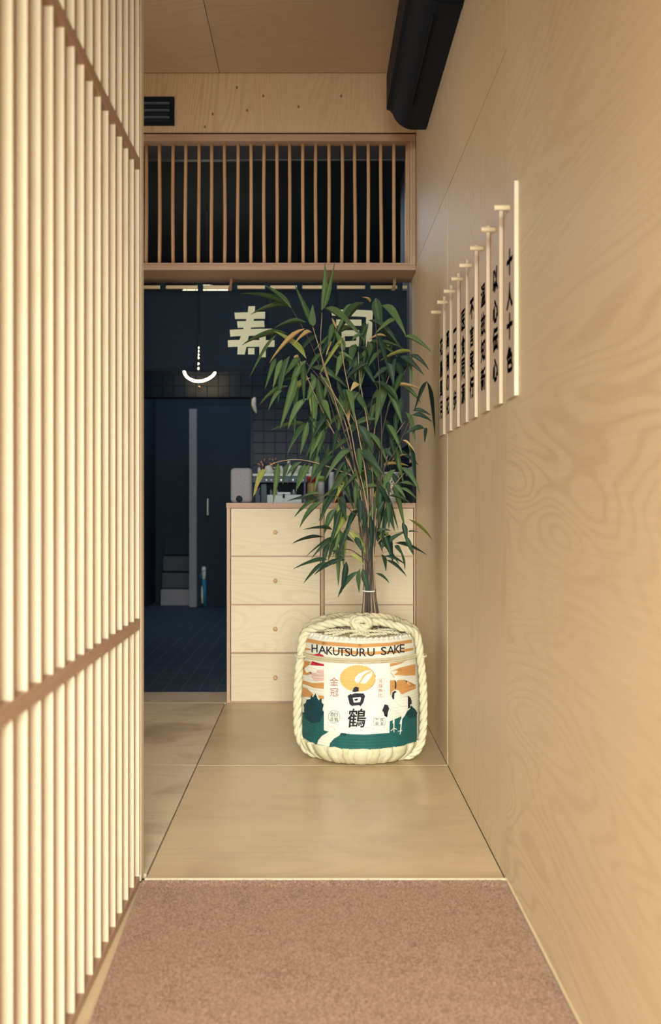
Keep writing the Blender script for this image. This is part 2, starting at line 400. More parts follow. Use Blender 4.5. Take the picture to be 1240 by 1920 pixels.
# ------------------------------------------------------------------ lattice transom in the partition
lt = empty('lattice_transom', (-.27, YC, 2.284), 'wooden lattice transom of upright dowels above the dark curtain', 'lattice')
xa, xb = -1.078, .5285
box('top_rail', (xa, YC-.004, 2.965), (xb, YC+.07, 3.002), 'edge', lt, .001)
box('shade_painted_soffit', (xa, YC+.0705, 2.966), (xb, YB-.02, 2.999), 'greyd', lt)  # underside of the top rail, its shade put into the grey colour
box('curtain_track', (xa, YB-.0195, 2.960), (xb, YB, 2.999), 'black2', lt, .002)
box('track_lip', (xa, YB-.0235, 2.9615), (xb, YB-.0197, 2.969), 'steel', lt)
box('groove', (xa, YC+.004, 3.0005), (xb, YB-.01, 3.0115), 'gap', lt)
box('bottom_rail', (xa, YC-.004, 2.285), (xb, YB, 2.312), 'edge', lt, .001)
box('bottom_lip', (xa, YC+.001, 2.3125), (xb-.03, YC+.11, 2.324), 'edge', lt, .001)
box('side_board', (.498, YC-.003, 2.3125), (xb, YB, 2.9645), 'edgez', lt, .001)
box('side_board', (xa, YC-.003, 2.3125), (xa+.03, YB, 2.9645), 'edgez', lt, .001)
box('inner_stile', (.488, YC+.02, 2.3245), (.4975, YC+.1, 2.9645), 'edgez', lt, .001)
rd = random.Random(3)
for i in range(23):
    X = -.8995-.0693*2+.0693*i+rd.uniform(-.002, .002)
    pth = []; ph = rd.uniform(0, 6); am = rd.uniform(.0005, .0022)
    for j in range(9):
        t = j/8; pth.append((am*math.sin(ph+t*4), 0, -.3205+.641*t))
    put('dowel', bm_me(tube_bm(pth, .0092, 10)), 'dowel', lt, (X, YC+.045, 2.6445), True)
# vent grille on the header
vt = empty('vent_grille', (-.85, YC, 3.045), 'black louvred vent grille on the plywood header', 'vent')
box('plate', (-.99, YC-.006, 3.047), (-.746, YC+.0025, 3.199), 'black', vt, .001)
for i in range(6):
    z = 3.070+.0185*i
    b = box_bm(.205, .004, .014, .0005); bmesh.ops.rotate(b, matrix=Matrix.Rotation(.5, 3, 'X'), verts=b.verts)
    put('louvre', bm_me(b), 'black2' if i % 2 else 'black', vt, (-.872, YC-.0105, z))
# black air curtain high on the right wall
ac = empty('air_curtain', (.43, 4.15, 2.842), 'long black air curtain unit mounted high on the right wall', 'air curtain')
def prof_extrude(prof, y0, y1, nseg=1):
    b = bmesh.new(); A = [b.verts.new((x, y0, z)) for x, z in prof]; B = [b.verts.new((x, y1, z)) for x, z in prof]; n = len(prof)
    for i in range(n): b.faces.new((A[i], A[(i+1) % n], B[(i+1) % n], B[i]))
    b.faces.new(A[::-1]); b.faces.new(B); return b
arc = [(.531-.005, 3.10), (.531-.003, 2.842), (.470, 2.842)]
for k in range(1, 9):
    a = k/8*1.25; arc.append((.470-.105*math.sin(a), 2.842+.105*(1-math.cos(a))))
arc += [(.357, 2.932), (.340, 2.940), (.340, 3.10)]
put('body', bm_me(prof_extrude(arc, 3.575, 4.70)), 'black', ac, (0, 0, 0))
big = [(x+(0 if x > .5 else -.004), z-.004 if z < 3 else z+.002) for x, z in arc]
put('end_cap', bm_me(prof_extrude(big, 3.53, 3.5745)), 'black', ac)
put('end_cap', bm_me(prof_extrude([(x, z) for x, z in arc], 4.7005, 4.725)), 'black', ac)
put('section', bm_me(prof_extrude(arc, 2.35, 3.5295)), 'black', ac)
box('outlet_slot', (.428, 3.62, 2.8385), (.434, 4.45, 2.846), 'groutd', ac)
box('bracket', (.5275, 3.70, 3.1005), (XR, 4.6, 3.16), 'black', ac)

# ------------------------------------------------------------------ sign planks with pegs
words = ['十人十色', '以心伝心', '温故知新', '不言実行', '医食同源', '一日一歩', '高嶺の花', '花鳥風月']
ys = [2.580, 2.790, 2.999, 3.220, 3.413, 3.618, 3.817, 4.018]
order = ['nearest and largest-looking', 'second nearest', 'third nearest', 'fourth nearest', 'fourth farthest', 'third farthest', 'second farthest', 'farthest and smallest-looking']
plank_me = bm_me(box_bm(.0110, .122, .562, .0006)); plank_me.materials.append(M['plank'])
peg_b = tube_bm([(-.042, 0, 0), (-.040, 0, 0), (0, 0, 0)], [.0068, .0076, .0076], 14); peg_me = bm_me(peg_b); peg_me.materials.append(M['peg'])
for i, (wd, y0) in enumerate(zip(words, ys)):
    yc = y0+.061
    t = empty('sign_plank', (XR-.007, yc, 1.334), 'pale sign plank reading %s, %s of eight on the right wall' % (wd, order[i]), 'sign', 'hanging sign planks on the right wall')
    put('plank', plank_me, None, t, (XR-.0056, yc, 1.615))
    put('peg', peg_me, None, t, (XR-.0112, yc, 1.843), True)
    for j, ch in enumerate(wd):
        me, cw, chh = text_me(ch, .058 if ch in '十人一日心以不伝色行' else .034)
        s = .074/max(cw, chh, .80)
        zc = [1.698, 1.608, 1.526, 1.438][j]
        for v in me.vertices:                       # x of the glyph runs towards the camera along the wall
            px, py = v.co.x*s*1.12, v.co.y*s
            v.co = Vector((0, -px, py))
        put('character', me, 'ink', t, (XR-.0111-.0005, yc, zc))

# ------------------------------------------------------------------ drawer cabinet
SC = F/YC
cx = lambda x: (x-VX)/SC
cz = lambda y: H+(VY-y)/SC
cb = empty('drawer_cabinet', (.04, YC+.2, 0), 'birch plywood drawer cabinet standing behind the potted bamboo', 'cabinet')
D = YC+.40
box('top', (cx(424.5), YC-.004, 1.028), (.5285, D, 1.056), 'edge', cb, .001)
box('side_panel', (cx(425.5), YC-.002, 0), (cx(432), D, 1.0278), 'edgez', cb, .0008)
box('side_panel', (cx(776.5), YC-.002, 0), (.5285, D, 1.0278), 'edgez', cb, .0008)
box('divider', (cx(601.5), YC-.001, .02), (cx(607.5), D-.02, 1.0278), 'edgez', cb, .0008)
box('back', (cx(432), D-.012, .003), (cx(776.5), D-.001, 1.0278), 'gap', cb)
box('base', (cx(432)+.001, YC+.004, .0), (cx(776.5)-.001, D-.014, .0105), 'edge', cb)
rows = [(953.5, 1041.8), (1044.3, 1132.8), (1135.2, 1222.8), (1226, 1314.5)]
for k in range(3):
    z = cz((rows[k][1]+rows[k+1][0])/2)
    for a, b_ in ((432.3, 601.2), (607.8, 776.2)): box('shelf', (cx(a), YC+.003, z-.0031), (cx(b_), D-.014, z+.0031), 'edge', cb)
for (x0, x1, kx) in ((433.3, 600.3, 516.5), (608.8, 775.2, 692)):
    for (y0, y1) in rows:
        d = box('drawer', (cx(x0), YC+.0005, cz(y1)), (cx(x1), YC+.018, cz(y0)), 'drawer', cb, .0006)
        box('drawer_box', (cx(x0)+.012, YC+.0185, cz(y1)+.012), (cx(x1)-.012, D-.02, cz(y0)-.03), 'edge', d)
        kb = tube_bm([(0, .0005, 0), (0, -.016, 0), (0, -.019, 0)], [.0112, .0118, .0100], 16)
        put('knob', bm_me(kb), 'dowel', d, (cx(kx), YC, cz((y0+y1)/2)), True)

# ------------------------------------------------------------------ sake barrel
BX, BY = .1866, 4.142
def BR(z):
    if z < .3: return .250
    return .250-.016*((z-.3)/.2)**1.3
br = empty('sake_barrel', (BX, BY, 0), 'straw wrapped sake barrel with rope, crane picture and black lettering, holding the bamboo', 'barrel')
def bput(name, bm, mat, smooth=True, parent=None): 
    return put(name, bm_me(bm) if isinstance(bm, bmesh.types.BMesh) else bm, mat, parent or br, (BX, BY, 0), smooth)
body = [(0, .012), (.15, .012), (.20, .03), (.23, .055)]+[(BR(.076+i*.0202), .076+i*.0202) for i in range(22)]+[(.228, .508), (.218, .512), (0, .512)]
bput('body', lathe_bm(body, 72), 'paper')
# crinkled paper rim
b = bmesh.new(); N = 160; r1 = []; r2 = []; r3 = []
for k in range(N):
    a = 2*PI*k/N; j = random.uniform(-.004, .004); e = .004*math.sin(k*2.3)
    r1.append(b.verts.new((.2345*math.cos(a), .2345*math.sin(a), .499)))
    r2.append(b.verts.new(((.222+e*.3)*math.cos(a), (.222+e*.3)*math.sin(a), .5175+e)))
    r3.append(b.verts.new(((.196+j)*math.cos(a), (.196+j)*math.sin(a), .5175-e)))
for A, B in ((r1, r2), (r2, r3)):
    for k in range(N): b.faces.new((A[k], A[(k+1) % N], B[(k+1) % N], B[k]))
bput('paper_rim', b, 'paper', False)
bput('lid_mat', lathe_bm([(.205, .514), (.19, .522), (.10, .528), (0, .530)], 48), 'strawd')
# straw skirt at the foot: bundles bound by upright ties
b = bmesh.new(); seg = 96
pr = [(.120, .001), (.165, .002), (.196, .010), (.213, .020), (.222, .028), (.236, .040), (.241, .048), (.248, .060), (.2525, .072), (.2535, .080), (.249, .084)]
R = []
for q, (r_, z) in enumerate(pr):
    R.append([b.verts.new(((r_+.002*math.sin(k*1.7+q))*math.cos(2*PI*k/seg), (r_+.002*math.sin(k*1.7+q))*math.sin(2*PI*k/seg), z+(.003*math.sin(k*.9) if q > 7 else 0))) for k in range(seg)])
for A, B in zip(R, R[1:]):
    for k in range(seg): b.faces.new((A[k], A[(k+1) % seg], B[(k+1) % seg], B[k]))
b.faces.new(R[0][::-1])
bput('straw_skirt', b, 'straw')
for k in range(26):
    a0 = 2*PI*(k+.35)/26; hw = (.016, .034, .022)[k % 3]
    bb = bmesh.new(); gr = []
    for q, (r_, z) in enumerate(pr[2:]):
        row = []
        for u in (-1, -.8, 0, .8, 1):
            lift = (.0075 if abs(u) < .5 else .0055) if abs(u) < .9 else -.002
            a = a0+hw*u/.25*.9+.01*math.sin(q*1.3+k); row.append(bb.verts.new(((r_+lift)*math.cos(a), (r_+lift)*math.sin(a), z)))
        gr.append(row)
    for A, B in zip(gr, gr[1:]):
        for i in range(4): bb.faces.new((A[i], A[i+1], B[i+1], B[i]))
    bput('straw_tie', bb, 'straw' if k % 2 else 'strawl')
# --- printed picture: flat print wrapped on the round body
def hit(px, py, lift):
    """point of the barrel surface seen at a photograph pixel (used to measure the print)"""
    dx, dz = (px-VX)/F, (VY-py)/F
    z = .3
    for _ in range(6):
        r = BR(max(.08, min(.5, z)))
        A = 1+dx*dx; Bq = -2*(BY+dx*BX); Cq = BY*BY+BX*BX-r*r
        d = Bq*Bq-4*A*Cq
        if d < 0:
            t = -Bq/2/A
        else: t = (-Bq-math.sqrt(d))/2/A
        z = H+dz*t
    a = math.atan2(t-BY, dx*t-BX); r = BR(max(.08, min(.5, z)))+lift
    return Vector((r*math.cos(a), r*math.sin(a), z))
ART = lambda c: (540+c[0]/4.4286, 1130+c[1]/4.4286)
def wrap(name, bm, mat, layer, parent=None):
    """bm holds flat shapes in picture units; cut finely then wrap on the barrel"""
    xs = [v.co.x for v in bm.verts]
    bmesh.ops.triangulate(bm, faces=bm.faces)
    x = math.floor(min(xs)/30)*30
    while x < max(xs):
        bmesh.ops.bisect_plane(bm, geom=bm.verts[:]+bm.edges[:]+bm.faces[:], plane_co=(x, 0, 0), plane_no=(1, 0, 0)); x += 30
    y = math.floor(min(v.co.y for v in bm.verts)/90)*90; ym = max(v.co.y for v in bm.verts)
    while y < ym:
        bmesh.ops.bisect_plane(bm, geom=bm.verts[:]+bm.edges[:]+bm.faces[:], plane_co=(0, y, 0), plane_no=(0, 1, 0)); y += 90
    for v in bm.verts:
        p = ART((v.co.x, v.co.y)); v.co = hit(p[0], p[1], .0006*layer+.0004)
    return bput(name, bm, mat, True, parent)
def polys(lst):
    b = bmesh.new()
    for p in lst: poly_bm(p, b)
    return b
def stroke(pts, wd, b):
    for (x0, y0), (x1, y1) in zip(pts, pts[1:]):
        d = Vector((x1-x0, y1-y0)); n = Vector((-d.y, d.x)).normalized()*wd/2; e = d.normalized()*wd*.3
        poly_bm([(x0-n.x-e.x, y0-n.y-e.y), (x1-n.x+e.x, y1-n.y+e.y), (x1+n.x+e.x, y1+n.y+e.y), (x0+n.x-e.x, y0+n.y-e.y)], b)
def ell(cx_, cy_, rx, ry, n=40, jag=0): return [(cx_+(rx+(jag if i % 2 else 0))*math.cos(2*PI*i/n), cy_+(ry+(jag if i % 2 else 0))*math.sin(2*PI*i/n)) for i in range(n)]
wrap('cloud_print', polys([
    [(143, 294), (300, 322), (600, 343), (850, 332), (1030, 306), (1030, 332), (850, 360), (600, 374), (300, 354), (140, 324)],
    [(340, 395), (470, 392), (620, 408), (800, 402), (930, 394), (1040, 372), (1040, 396), (900, 418), (700, 432), (520, 428), (420, 412)],
    [(138, 372), (186, 380), (200, 396), (165, 394), (138, 388)], [(138, 416), (230, 430), (270, 452), (200, 448), (138, 432)],
    [(820, 466), (940, 452), (1042, 440), (1042, 456), (930, 474), (820, 480)],
    [(126, 480), (190, 490), (176, 530), (140, 548), (160, 575), (200, 590), (165, 602), (124, 596)],
    [(124, 645), (200, 668), (305, 664), (305, 716), (220, 708), (124, 672)],
    [(122, 700), (160, 712), (215, 762), (195, 790), (160, 778), (122, 786)], [(250, 765), (305, 775), (305, 800), (262, 800)],
    [(848, 505), (975, 486), (935, 508), (848, 532)],
    [(848, 572), (930, 540), (1058, 510), (1058, 602), (980, 606), (880, 600), (912, 574), (905, 562)],
    [(848, 646), (970, 640), (920, 662), (940, 690), (1062, 684), (1062, 712), (1000, 738), (950, 760), (905, 750), (848, 770)]]), 'p_or', 1)
wrap('hill_print', polys([
    [(122, 912), (302, 900), (302, 1060), (340, 1072), (285, 1105), (255, 1140), (240, 1182), (175, 1150), (122, 1115)],
    [(342, 1204), (352, 1165), (385, 1128), (440, 1096), (520, 1085), (640, 1094), (750, 1088), (842, 1078), (846, 985), (900, 962), (960, 935), (1010, 900), (1070, 905), (1070, 1172), (990, 1198), (850, 1216), (700, 1224), (500, 1223)]]), 'p_gr', 1)
for tp_ in ([
    [(135, 930), (138, 870), (132, 845), (152, 830), (158, 806), (172, 838), (186, 842), (190, 800), (196, 768), (212, 785), (232, 752), (246, 790), (258, 812), (282, 790), (284, 830), (300, 846), (290, 886), (300, 915), (268, 990), (200, 1002), (150, 960)],
    [(975, 930), (990, 900), (1012, 882), (1022, 852), (1036, 868), (1052, 882), (1056, 906), (1072, 912), (1064, 950), (1010, 960)],
    [(430, 1100), (440, 1084), (470, 1078), (492, 1090), (480, 1104)]]): wrap('tree_print', polys([tp_]), 'p_tree', 2)
wrap('sun_print', polys([[(207, 454), (216, 434), (238, 424), (262, 422), (290, 432), (318, 464)], [(204, 484), (240, 496), (306, 512), (306, 548), (240, 545), (190, 515)]]), 'p_red', 2)
b = bmesh.new(); 
for i in range(9):
    yy = 565+i*10; hw = math.sqrt(max(0, 60**2-(yy-598)**2)); x0, x1 = max(192, 258-hw), min(303, 258+hw)
    if x1 > x0: poly_bm([(x0, yy), (x1, yy-3), (x1, yy+2), (x0, yy+5)], b)
wrap('rose_wave_print', b, 'p_pink', 2)
wrap('flying_crane_print', polys([[(140, 548), (178, 516), (222, 520), (305, 528), (305, 546), (245, 556), (240, 575), (262, 590), (215, 580), (185, 572), (160, 585)]]), 'p_wh', 3)
wrap('label_sheet', polys([[(303, 500), (500, 512), (700, 512), (842, 502), (842, 1080), (760, 1086), (640, 1094), (520, 1090), (302, 1058)]]), 'p_wh', 3)
wrap('gold_sun_print', polys([ell(580, 628, 143, 108, 72, 6)]), 'p_gold', 4)
wrap('petal_print', polys([[(555, 642), (560, 618), (590, 588), (640, 566), (698, 558), (650, 584), (622, 604), (610, 632), (590, 662), (570, 666)],
                           [(602, 668), (640, 608), (672, 588), (702, 566), (698, 598), (680, 632), (645, 668), (615, 670)]]), 'p_wh', 5)
def wtext(name, body, cx_, cy_, wd, ht, mat, layer, off=0.0, slant=0):
    me, w_, h_ = text_me(body, off); b = bmesh.new(); b.from_mesh(me); bpy.data.meshes.remove(me)
    for v in b.verts: v.co = Vector((cx_+v.co.x/w_*wd+slant*v.co.y/h_, cy_-v.co.y/h_*ht, 0))
    return wrap(name, b, mat, layer)
b = polys([[(536, 738), (548, 706), (566, 695), (590, 704), (588, 734), (562, 742)], [(498, 772), (520, 757), (536, 764), (540, 790), (552, 850), (534, 858), (514, 842)],
            [(515, 768), (560, 750), (628, 752), (642, 774), (632, 792), (600, 782), (534, 790)], [(612, 768), (640, 776), (628, 826), (606, 858), (592, 852), (602, 815)],
            [(530, 830), (608, 824), (606, 848), (534, 856)], [(552, 800), (572, 794), (588, 800), (574, 812), (556, 812)]])
wrap('lettering', b, 'p_bk', 5)
wtext('lettering', '鶴', 574, 956, 150, 158, 'p_bk', 5, .014, 14)
wtext('lettering', '金', 387, 654, 72, 66, 'p_dr', 5); wtext('lettering', '冠', 388, 744, 70, 66, 'p_dr', 5)
for i, ch in enumerate('芳醇無比'): wtext('lettering', ch, 768, 652+i*38, 32, 31, 'p_dr', 5)
for ch, x, y in (('酒', 368, 925), ('造', 368, 966), ('白', 402, 927), ('鶴', 404, 968)): wtext('lettering', ch, x, y, 30, 36, 'p_bk', 5)
for ch, x, y in (('良', 780, 972), ('質', 780, 1002), ('一', 738, 968), ('級', 738, 1000)): wtext('lettering', ch, x, y, 26, 26 if ch != '一' else 4, 'p_bk', 5)
b = bmesh.new(); e = ell(387, 946, 47, 52, 36); stroke(e+[e[0]], 2.6, b); wrap('seal_outline', b, 'p_bk', 5)
b = bmesh.new(); stroke([(716, 955), (735, 962), (757, 958), (778, 962), (800, 955), (806, 988), (800, 1020), (778, 1014), (757, 1018), (735, 1014), (716, 1020), (708, 988), (716, 955)], 2.4, b); wrap('seal_outline', b, 'p_bk', 5)
b = bmesh.new(); stroke([(746, 632), (800, 628), (798, 660), (790, 690), (798, 730), (800, 786), (746, 788), (752, 740), (744, 700), (746, 632)], 1.6, b); wrap('seal_outline', b, 'p_dr', 5)
b = bmesh.new(); rr = random.Random(5)
for i in range(70):
    x, y_ = rr.uniform(312, 835), rr.uniform(1005, 1078)
    if rr.random() < .3: x, y_ = rr.choice([rr.uniform(320, 470), rr.uniform(690, 800)]), rr.uniform(870, 960)
    if y_ > 1058-(0 if x > 420 else (420-x)*.05): y_ -= 25
    l_ = rr.uniform(3, 14); poly_bm([(x, y_), (x+l_, y_+1), (x+l_, y_+4), (x, y_+3)], b)
wrap('gold_fleck_print', b, 'p_or', 5)
# standing crane
wrap('crane_print', polys([[(800, 838), (838, 800), (852, 772), (858, 742), (882, 722), (914, 726), (930, 750), (928, 780), (985, 784), (1012, 812), (1010, 850), (985, 886), (972, 925), (945, 950), (925, 905), (890, 890), (862, 872), (830, 880), (805, 905)],
                           [(878, 622), (888, 612), (902, 618), (906, 636), (898, 655), (886, 648)]]), 'p_wh', 6)
for tp_ in ([[(800, 842), (828, 850), (838, 880), (828, 905), (822, 950), (810, 915), (800, 940), (790, 905), (780, 895)],
                                   [(990, 772), (1010, 785), (1018, 806), (1010, 815), (1022, 838), (1008, 845), (1012, 868), (990, 878), (1002, 840), (1000, 805)],
                                   [(862, 745), (885, 728), (898, 740), (880, 752), (878, 795), (868, 805), (858, 780)],
                                   [(884, 640), (892, 652), (896, 680), (894, 712), (884, 714), (886, 685)]]): wrap('crane_feather_print', polys([tp_]), 'p_bk', 7)
b = bmesh.new(); stroke([(880, 620), (850, 578)], 4, b); stroke([(868, 800), (930, 860), (1000, 860)], 1.5, b); stroke([(830, 850), (905, 880)], 1.5, b); wrap('crane_line_print', b, 'p_gy', 7)
b = bmesh.new()
stroke([(880, 888), (877, 960), (875, 1045)], 8, b); stroke([(855, 900), (872, 955), (868, 1000)], 6, b); stroke([(925, 905), (942, 945), (936, 1000), (930, 1070)], 8, b); stroke([(965, 930), (932, 975), (926, 1005)], 7, b)
stroke([(875, 1040), (852, 1062)], 5, b); stroke([(875, 1040), (898, 1050)], 5, b); stroke([(875, 1040), (876, 1072)], 5, b); stroke([(930, 1062), (908, 1066)], 5, b); stroke([(930, 1062), (942, 1060)], 5, b); stroke([(930, 1062), (926, 1090)], 5, b)
wrap('crane_leg_print', b, 'p_wh', 7)
# name round the top edge, set letter by letter at one height
name_ = 'HAKUTSURU SAKE'
pos = [226, 290, 350, 404, 452, 498, 553, 622, 690, None, 794, 852, 905, 946]; wid = [50, 64, 54, 54, 56, 46, 60, 54, 60, 0, 48, 60, 50, 40]
for ch, px_, wd in zip(name_, pos, wid):
    if px_ is None: continue
    u = (px_-585)/385; yc_ = 412-40*u*u*.95
    o = wtext('lettering', ch, px_, yc_, wd, 68, 'p_bk', 4, 0.010)
# --- ropes
def bp(px, py, Y): p = at(px, py, Y); return (p.x-BX, p.y-BY, p.z)
def ring(z, r, n=64): return [(r*math.cos(2*PI*i/n), r*math.sin(2*PI*i/n), z) for i in range(n+1)]
bput('girth_rope', rope_bm(ring(.4335, BR(.43)+.0045), .0052, .026, 3, 5), 'strawo')
bput('girth_rope', rope_bm(ring(.4245, BR(.43)+.0045), .0050, .026, 3, 5), 'strawo')
for sx, dy, rad, rr_, mt, ex_ in ((-1, -.062, .258, .0185, 'straw', 0), (-1, .05, .258, .0165, 'strawo', 1), (1, -.102, .252, .0165, 'straw', 0), (1, .004, .262, .0165, 'strawo', 1)):
    pts = [(sx*.13, dy*.9, .016), (sx*.20, dy, .022), (sx*.238, dy, .055), (sx*rad, dy, .11), (sx*(rad+.004), dy, .20), (sx*(rad+.001), dy, .32), (sx*(rad-.010), dy, .43), (sx*(rad-.018), dy, .49), (sx*(rad-.036), dy*1.1, .525)]
    pts += [(sx*.16, dy*1.2-.03, .552), (sx*.09, -.11, .566), (sx*.02, -.13, .570)] if not ex_ else [(sx*.17, dy+.02, .553), (sx*.11, .10, .562), (sx*.03, .13, .568)]
    bput('carry_rope', rope_bm(smooth_path(pts, 6), rr_, .115, 3, 7), mt)
for sx, dy in ((-1, -.06), (1, -.06)):
    bput('rope_binding', rope_bm([(sx*(.250-.004)+.024*math.cos(a), dy+.055*math.sin(a), .425) for a in [2*PI*i/20 for i in range(21)]], .005, .03, 2, 5), 'straw')
# knot: overlapping turns of thick rope
kp = [(.03*math.cos(t*1.0)-.003+.008*math.sin(2.3*t), -.135+.020*math.sin(t), .567+.018*math.sin(1.5*t+.4)) for t in [i*.35 for i in range(40)]]
bput('knot', rope_bm(smooth_path(kp, 2), .016, .10, 3, 7), 'straw')
bput('back_rope', rope_bm(smooth_path([(-.12, .02, .545), (-.09, -.04, .565), (-.02, -.075, .585), (.05, -.085, .587), (.11, -.06, .580), (.15, -.01, .563), (.17, .05, .54)], 6), .016, .09, 3, 7), 'strawo')
bput('back_rope', rope_bm(smooth_path([(-.02, .10, .57), (-.10, .02, .575), (-.13, -.03, .568), (-.10, -.08, .560), (-.02, -.10, .565)], 6), .015, .09, 3, 7), 'strawo')
for pts in ([(-.15, -.15, .527), (-.08, -.17, .536), (0, -.165, .540), (.08, -.17, .536), (.15, -.15, .527)], [(-.12, -.19, .522), (-.04, -.165, .538), (.03, -.19, .528), (.10, -.18, .530)],
            [(-.18, -.08, .530), (-.07, -.14, .538), (.03, -.205, .524)], [(.18, -.08, .530), (.07, -.14, .538), (-.05, -.205, .524)], [(-.2, .05, .53), (0, .16, .535), (.2, .05, .53)]):
    bput('lid_cord', rope_bm(smooth_path(pts, 6), .0062, .03, 2, 5), 'straw')
rr = random.Random(9)
b = bmesh.new()
for i in range(120):
    a = rr.uniform(0, 2*PI); q = rr.uniform(.03, .2); x, y_ = q*math.cos(a), q*math.sin(a); a2 = rr.uniform(0, 2*PI); l_ = rr.uniform(.02, .06)
    tube_bm([(x, y_, .528), (x+math.cos(a2)*l_/2, y_+math.sin(a2)*l_/2, .538), (x+math.cos(a2)*l_, y_+math.sin(a2)*l_, .527)], .0012, 3, b)
tag(bput('loose_straw', b, 'straw', False), kind='stuff')

# ------------------------------------------------------------------ bamboo in the barrel
PX = .2335; PY = 4.20
bam = empty('potted_bamboo', (PX, PY, .53), 'tall leafy bamboo with tied stems growing out of the barrel', 'plant')
rb = random.Random(21)
def pp(x, y, Y): return at(x, y, Y)
def stem(pts, r0, r1, mat='stem', n=5):
    P = smooth_path(pts, n); N = len(P)
    R_ = [r0+(r1-r0)*i/(N-1) for i in range(N)]
    for i in range(3, N-1, 4): R_[i] *= 1.28         # nodes
    put('stem', bm_me(tube_bm([p-Vector((PX, PY, .53)) for p in P], R_, 6)), mat, bam, (PX, PY, .53), True)
def depth(): return rb.uniform(-.16, .16)
tops = [  # upper run of each stem, traced
    [(668, 940), (632, 800), (590, 660), (548, 580)], [(672, 930), (650, 800), (605, 680), (604, 586)], [(676, 920), (640, 790), (610, 690), (587, 613)],
    [(712, 930), (716, 820), (711, 700), (704, 596)], [(690, 930), (670, 800), (648, 700), (640, 640)], [(700, 920), (690, 800), (676, 720), (672, 660)],
    [(705, 940), (720, 880), (745, 840), (773, 777)], [(700, 960), (715, 900), (735, 830), (760, 790)], [(680, 940), (650, 860), (600, 760), (560, 670)],
    [(684, 950), (655, 840), (620, 740), (575, 680)], [(690, 960), (668, 860), (650, 780), (600, 700)], [(695, 930), (700, 830), (712, 760), (735, 690)],
    [(705, 940), (712, 850), (730, 760), (775, 668)], [(685, 960), (660, 880), (640, 830), (610, 790)], [(692, 980), (672, 905), (630, 880), (565, 862), (515, 868), (494, 886)],
    [(690, 990), (660, 960), (630, 930), (590, 930)], [(700, 1000), (705, 940), (730, 920), (760, 885)], [(697, 1040), (715, 1010), (740, 1000), (765, 995)],
    [(690, 1060), (672, 1040), (650, 1030), (620, 1040)], [(702, 1060), (715, 1040), (725, 1035), (730, 1030)], [(688, 1020), (672, 1000), (650, 990), (620, 1000)],
    [(694, 940), (688, 870), (690, 800), (700, 740)], [(698, 950), (693, 880), (678, 820), (655, 770)]]
for i, tp in enumerate(tops):
    u = rb.uniform(-1, 1); dz = depth()
    base = pp(695+u*19, 1158, PY+rb.uniform(-.04, .04)); waist = pp(693+u*10, 1107, PY+rb.uniform(-.022, .022))
    m = len(tp)
    up = [pp(x, y, PY+dz*(j+1)/m) for j, (x, y) in enumerate(tp)]
    base.z = .525
    stem([base, waist]+up, (.0036 if i < 14 else .0028), .0014, 'stem' if i % 3 else 'stemd')
for i in range(24):                                  # short dark canes in the bundle
    u = rb.uniform(-1, 1); a = pp(695+u*20, 1158, PY+rb.uniform(-.05, .02)); a.z = .525
    stem([a, pp(693+u*11, 1107, PY+rb.uniform(-.025, .0)), pp(690+u*16+rb.uniform(-8, 8), rb.uniform(930, 1010), PY+rb.uniform(-.05, .05))], rb.uniform(.0026, .0042), .002, ('stemd', 'stem', 'stemd')[i % 3])
put('tie', bm_me(tube_bm([(.031*math.cos(2*PI*i/24), .033*math.sin(2*PI*i/24), .002*math.sin(2*PI*i/24)) for i in range(25)], .0028, 6)), 'white', bam, pp(693, 1107, PY), True)
# leaf shapes: a folded blade along +Y, unit length, several droops
def leaf_mesh(droop, fold, n=9):
    b = bmesh.new(); rows_ = []
    for i in range(n+1):
        t = i/n
        wv = (math.sin(min(1, t/.36)*PI/2)**.8)*((1-t)**.8)*1.3 if t < 1 else 0
        wv = max(wv, .02)*.5
        z = droop*4*t*(1-t)*.25
        rows_.append([b.verts.new((-wv, t, z+fold*wv)), b.verts.new((0, t, z)), b.verts.new((wv, t, z+fold*wv))])
    for A, B in zip(rows_, rows_[1:]):
        b.faces.new((A[0], A[1], B[1], B[0])); b.faces.new((A[1], A[2], B[2], B[1]))
    return b
LM = {}
for mt in ('leafg', 'leafd', 'leafl', 'leaft'):
    for di, dr in enumerate((.05, .35, .75)):
        me = bm_me(leaf_mesh(dr, .35)); me.materials.append(M[mt]); me.polygons.foreach_set('use_smooth', [True]*len(me.polygons)); LM[mt, di] = me
nleaf = [0]
def leaf(x0, y0, x1, y1, wpx, mt='leafg', dr=None, Y=None, dY=None, roll=None):
    if Y is None: Y = PY+depth()
    if dY is None: dY = rb.uniform(-.05, .05)
    A = pp(x0, y0, Y); B = pp(x1, y1, Y+dY); d = B-A; L = d.length
    if dr is None: dr = 1 if abs(d.x) > .4*abs(d.z) else 0
    yv = d.normalized()
    # blade normal: mostly towards the light and viewer, bulging upwards
    nrm = Vector((rb.uniform(-.35, .35), -1, .55)) if roll is None else Vector(roll)
    zv = (nrm-yv*nrm.dot(yv)).normalized(); 
    if zv.z < 0 and abs(yv.z) < .75: zv = -zv
    xv = yv.cross(zv)
    o = bpy.data.objects.new('leaf', LM[mt, dr]); C.objects.link(o); o.parent = bam
    W = wpx*Y/F*1.12; L *= 1.12
    mat = Matrix(((xv.x*W, yv.x*L, zv.x*L, A.x-PX), (xv.y*W, yv.y*L, zv.y*L, A.y-PY), (xv.z*W, yv.z*L, zv.z*L, A.z-.53), (0, 0, 0, 1)))
    o.matrix_basis = mat; nleaf[0] += 1
G, Dk, Li, Ta = 'leafg', 'leafd', 'leafl', 'leaft'
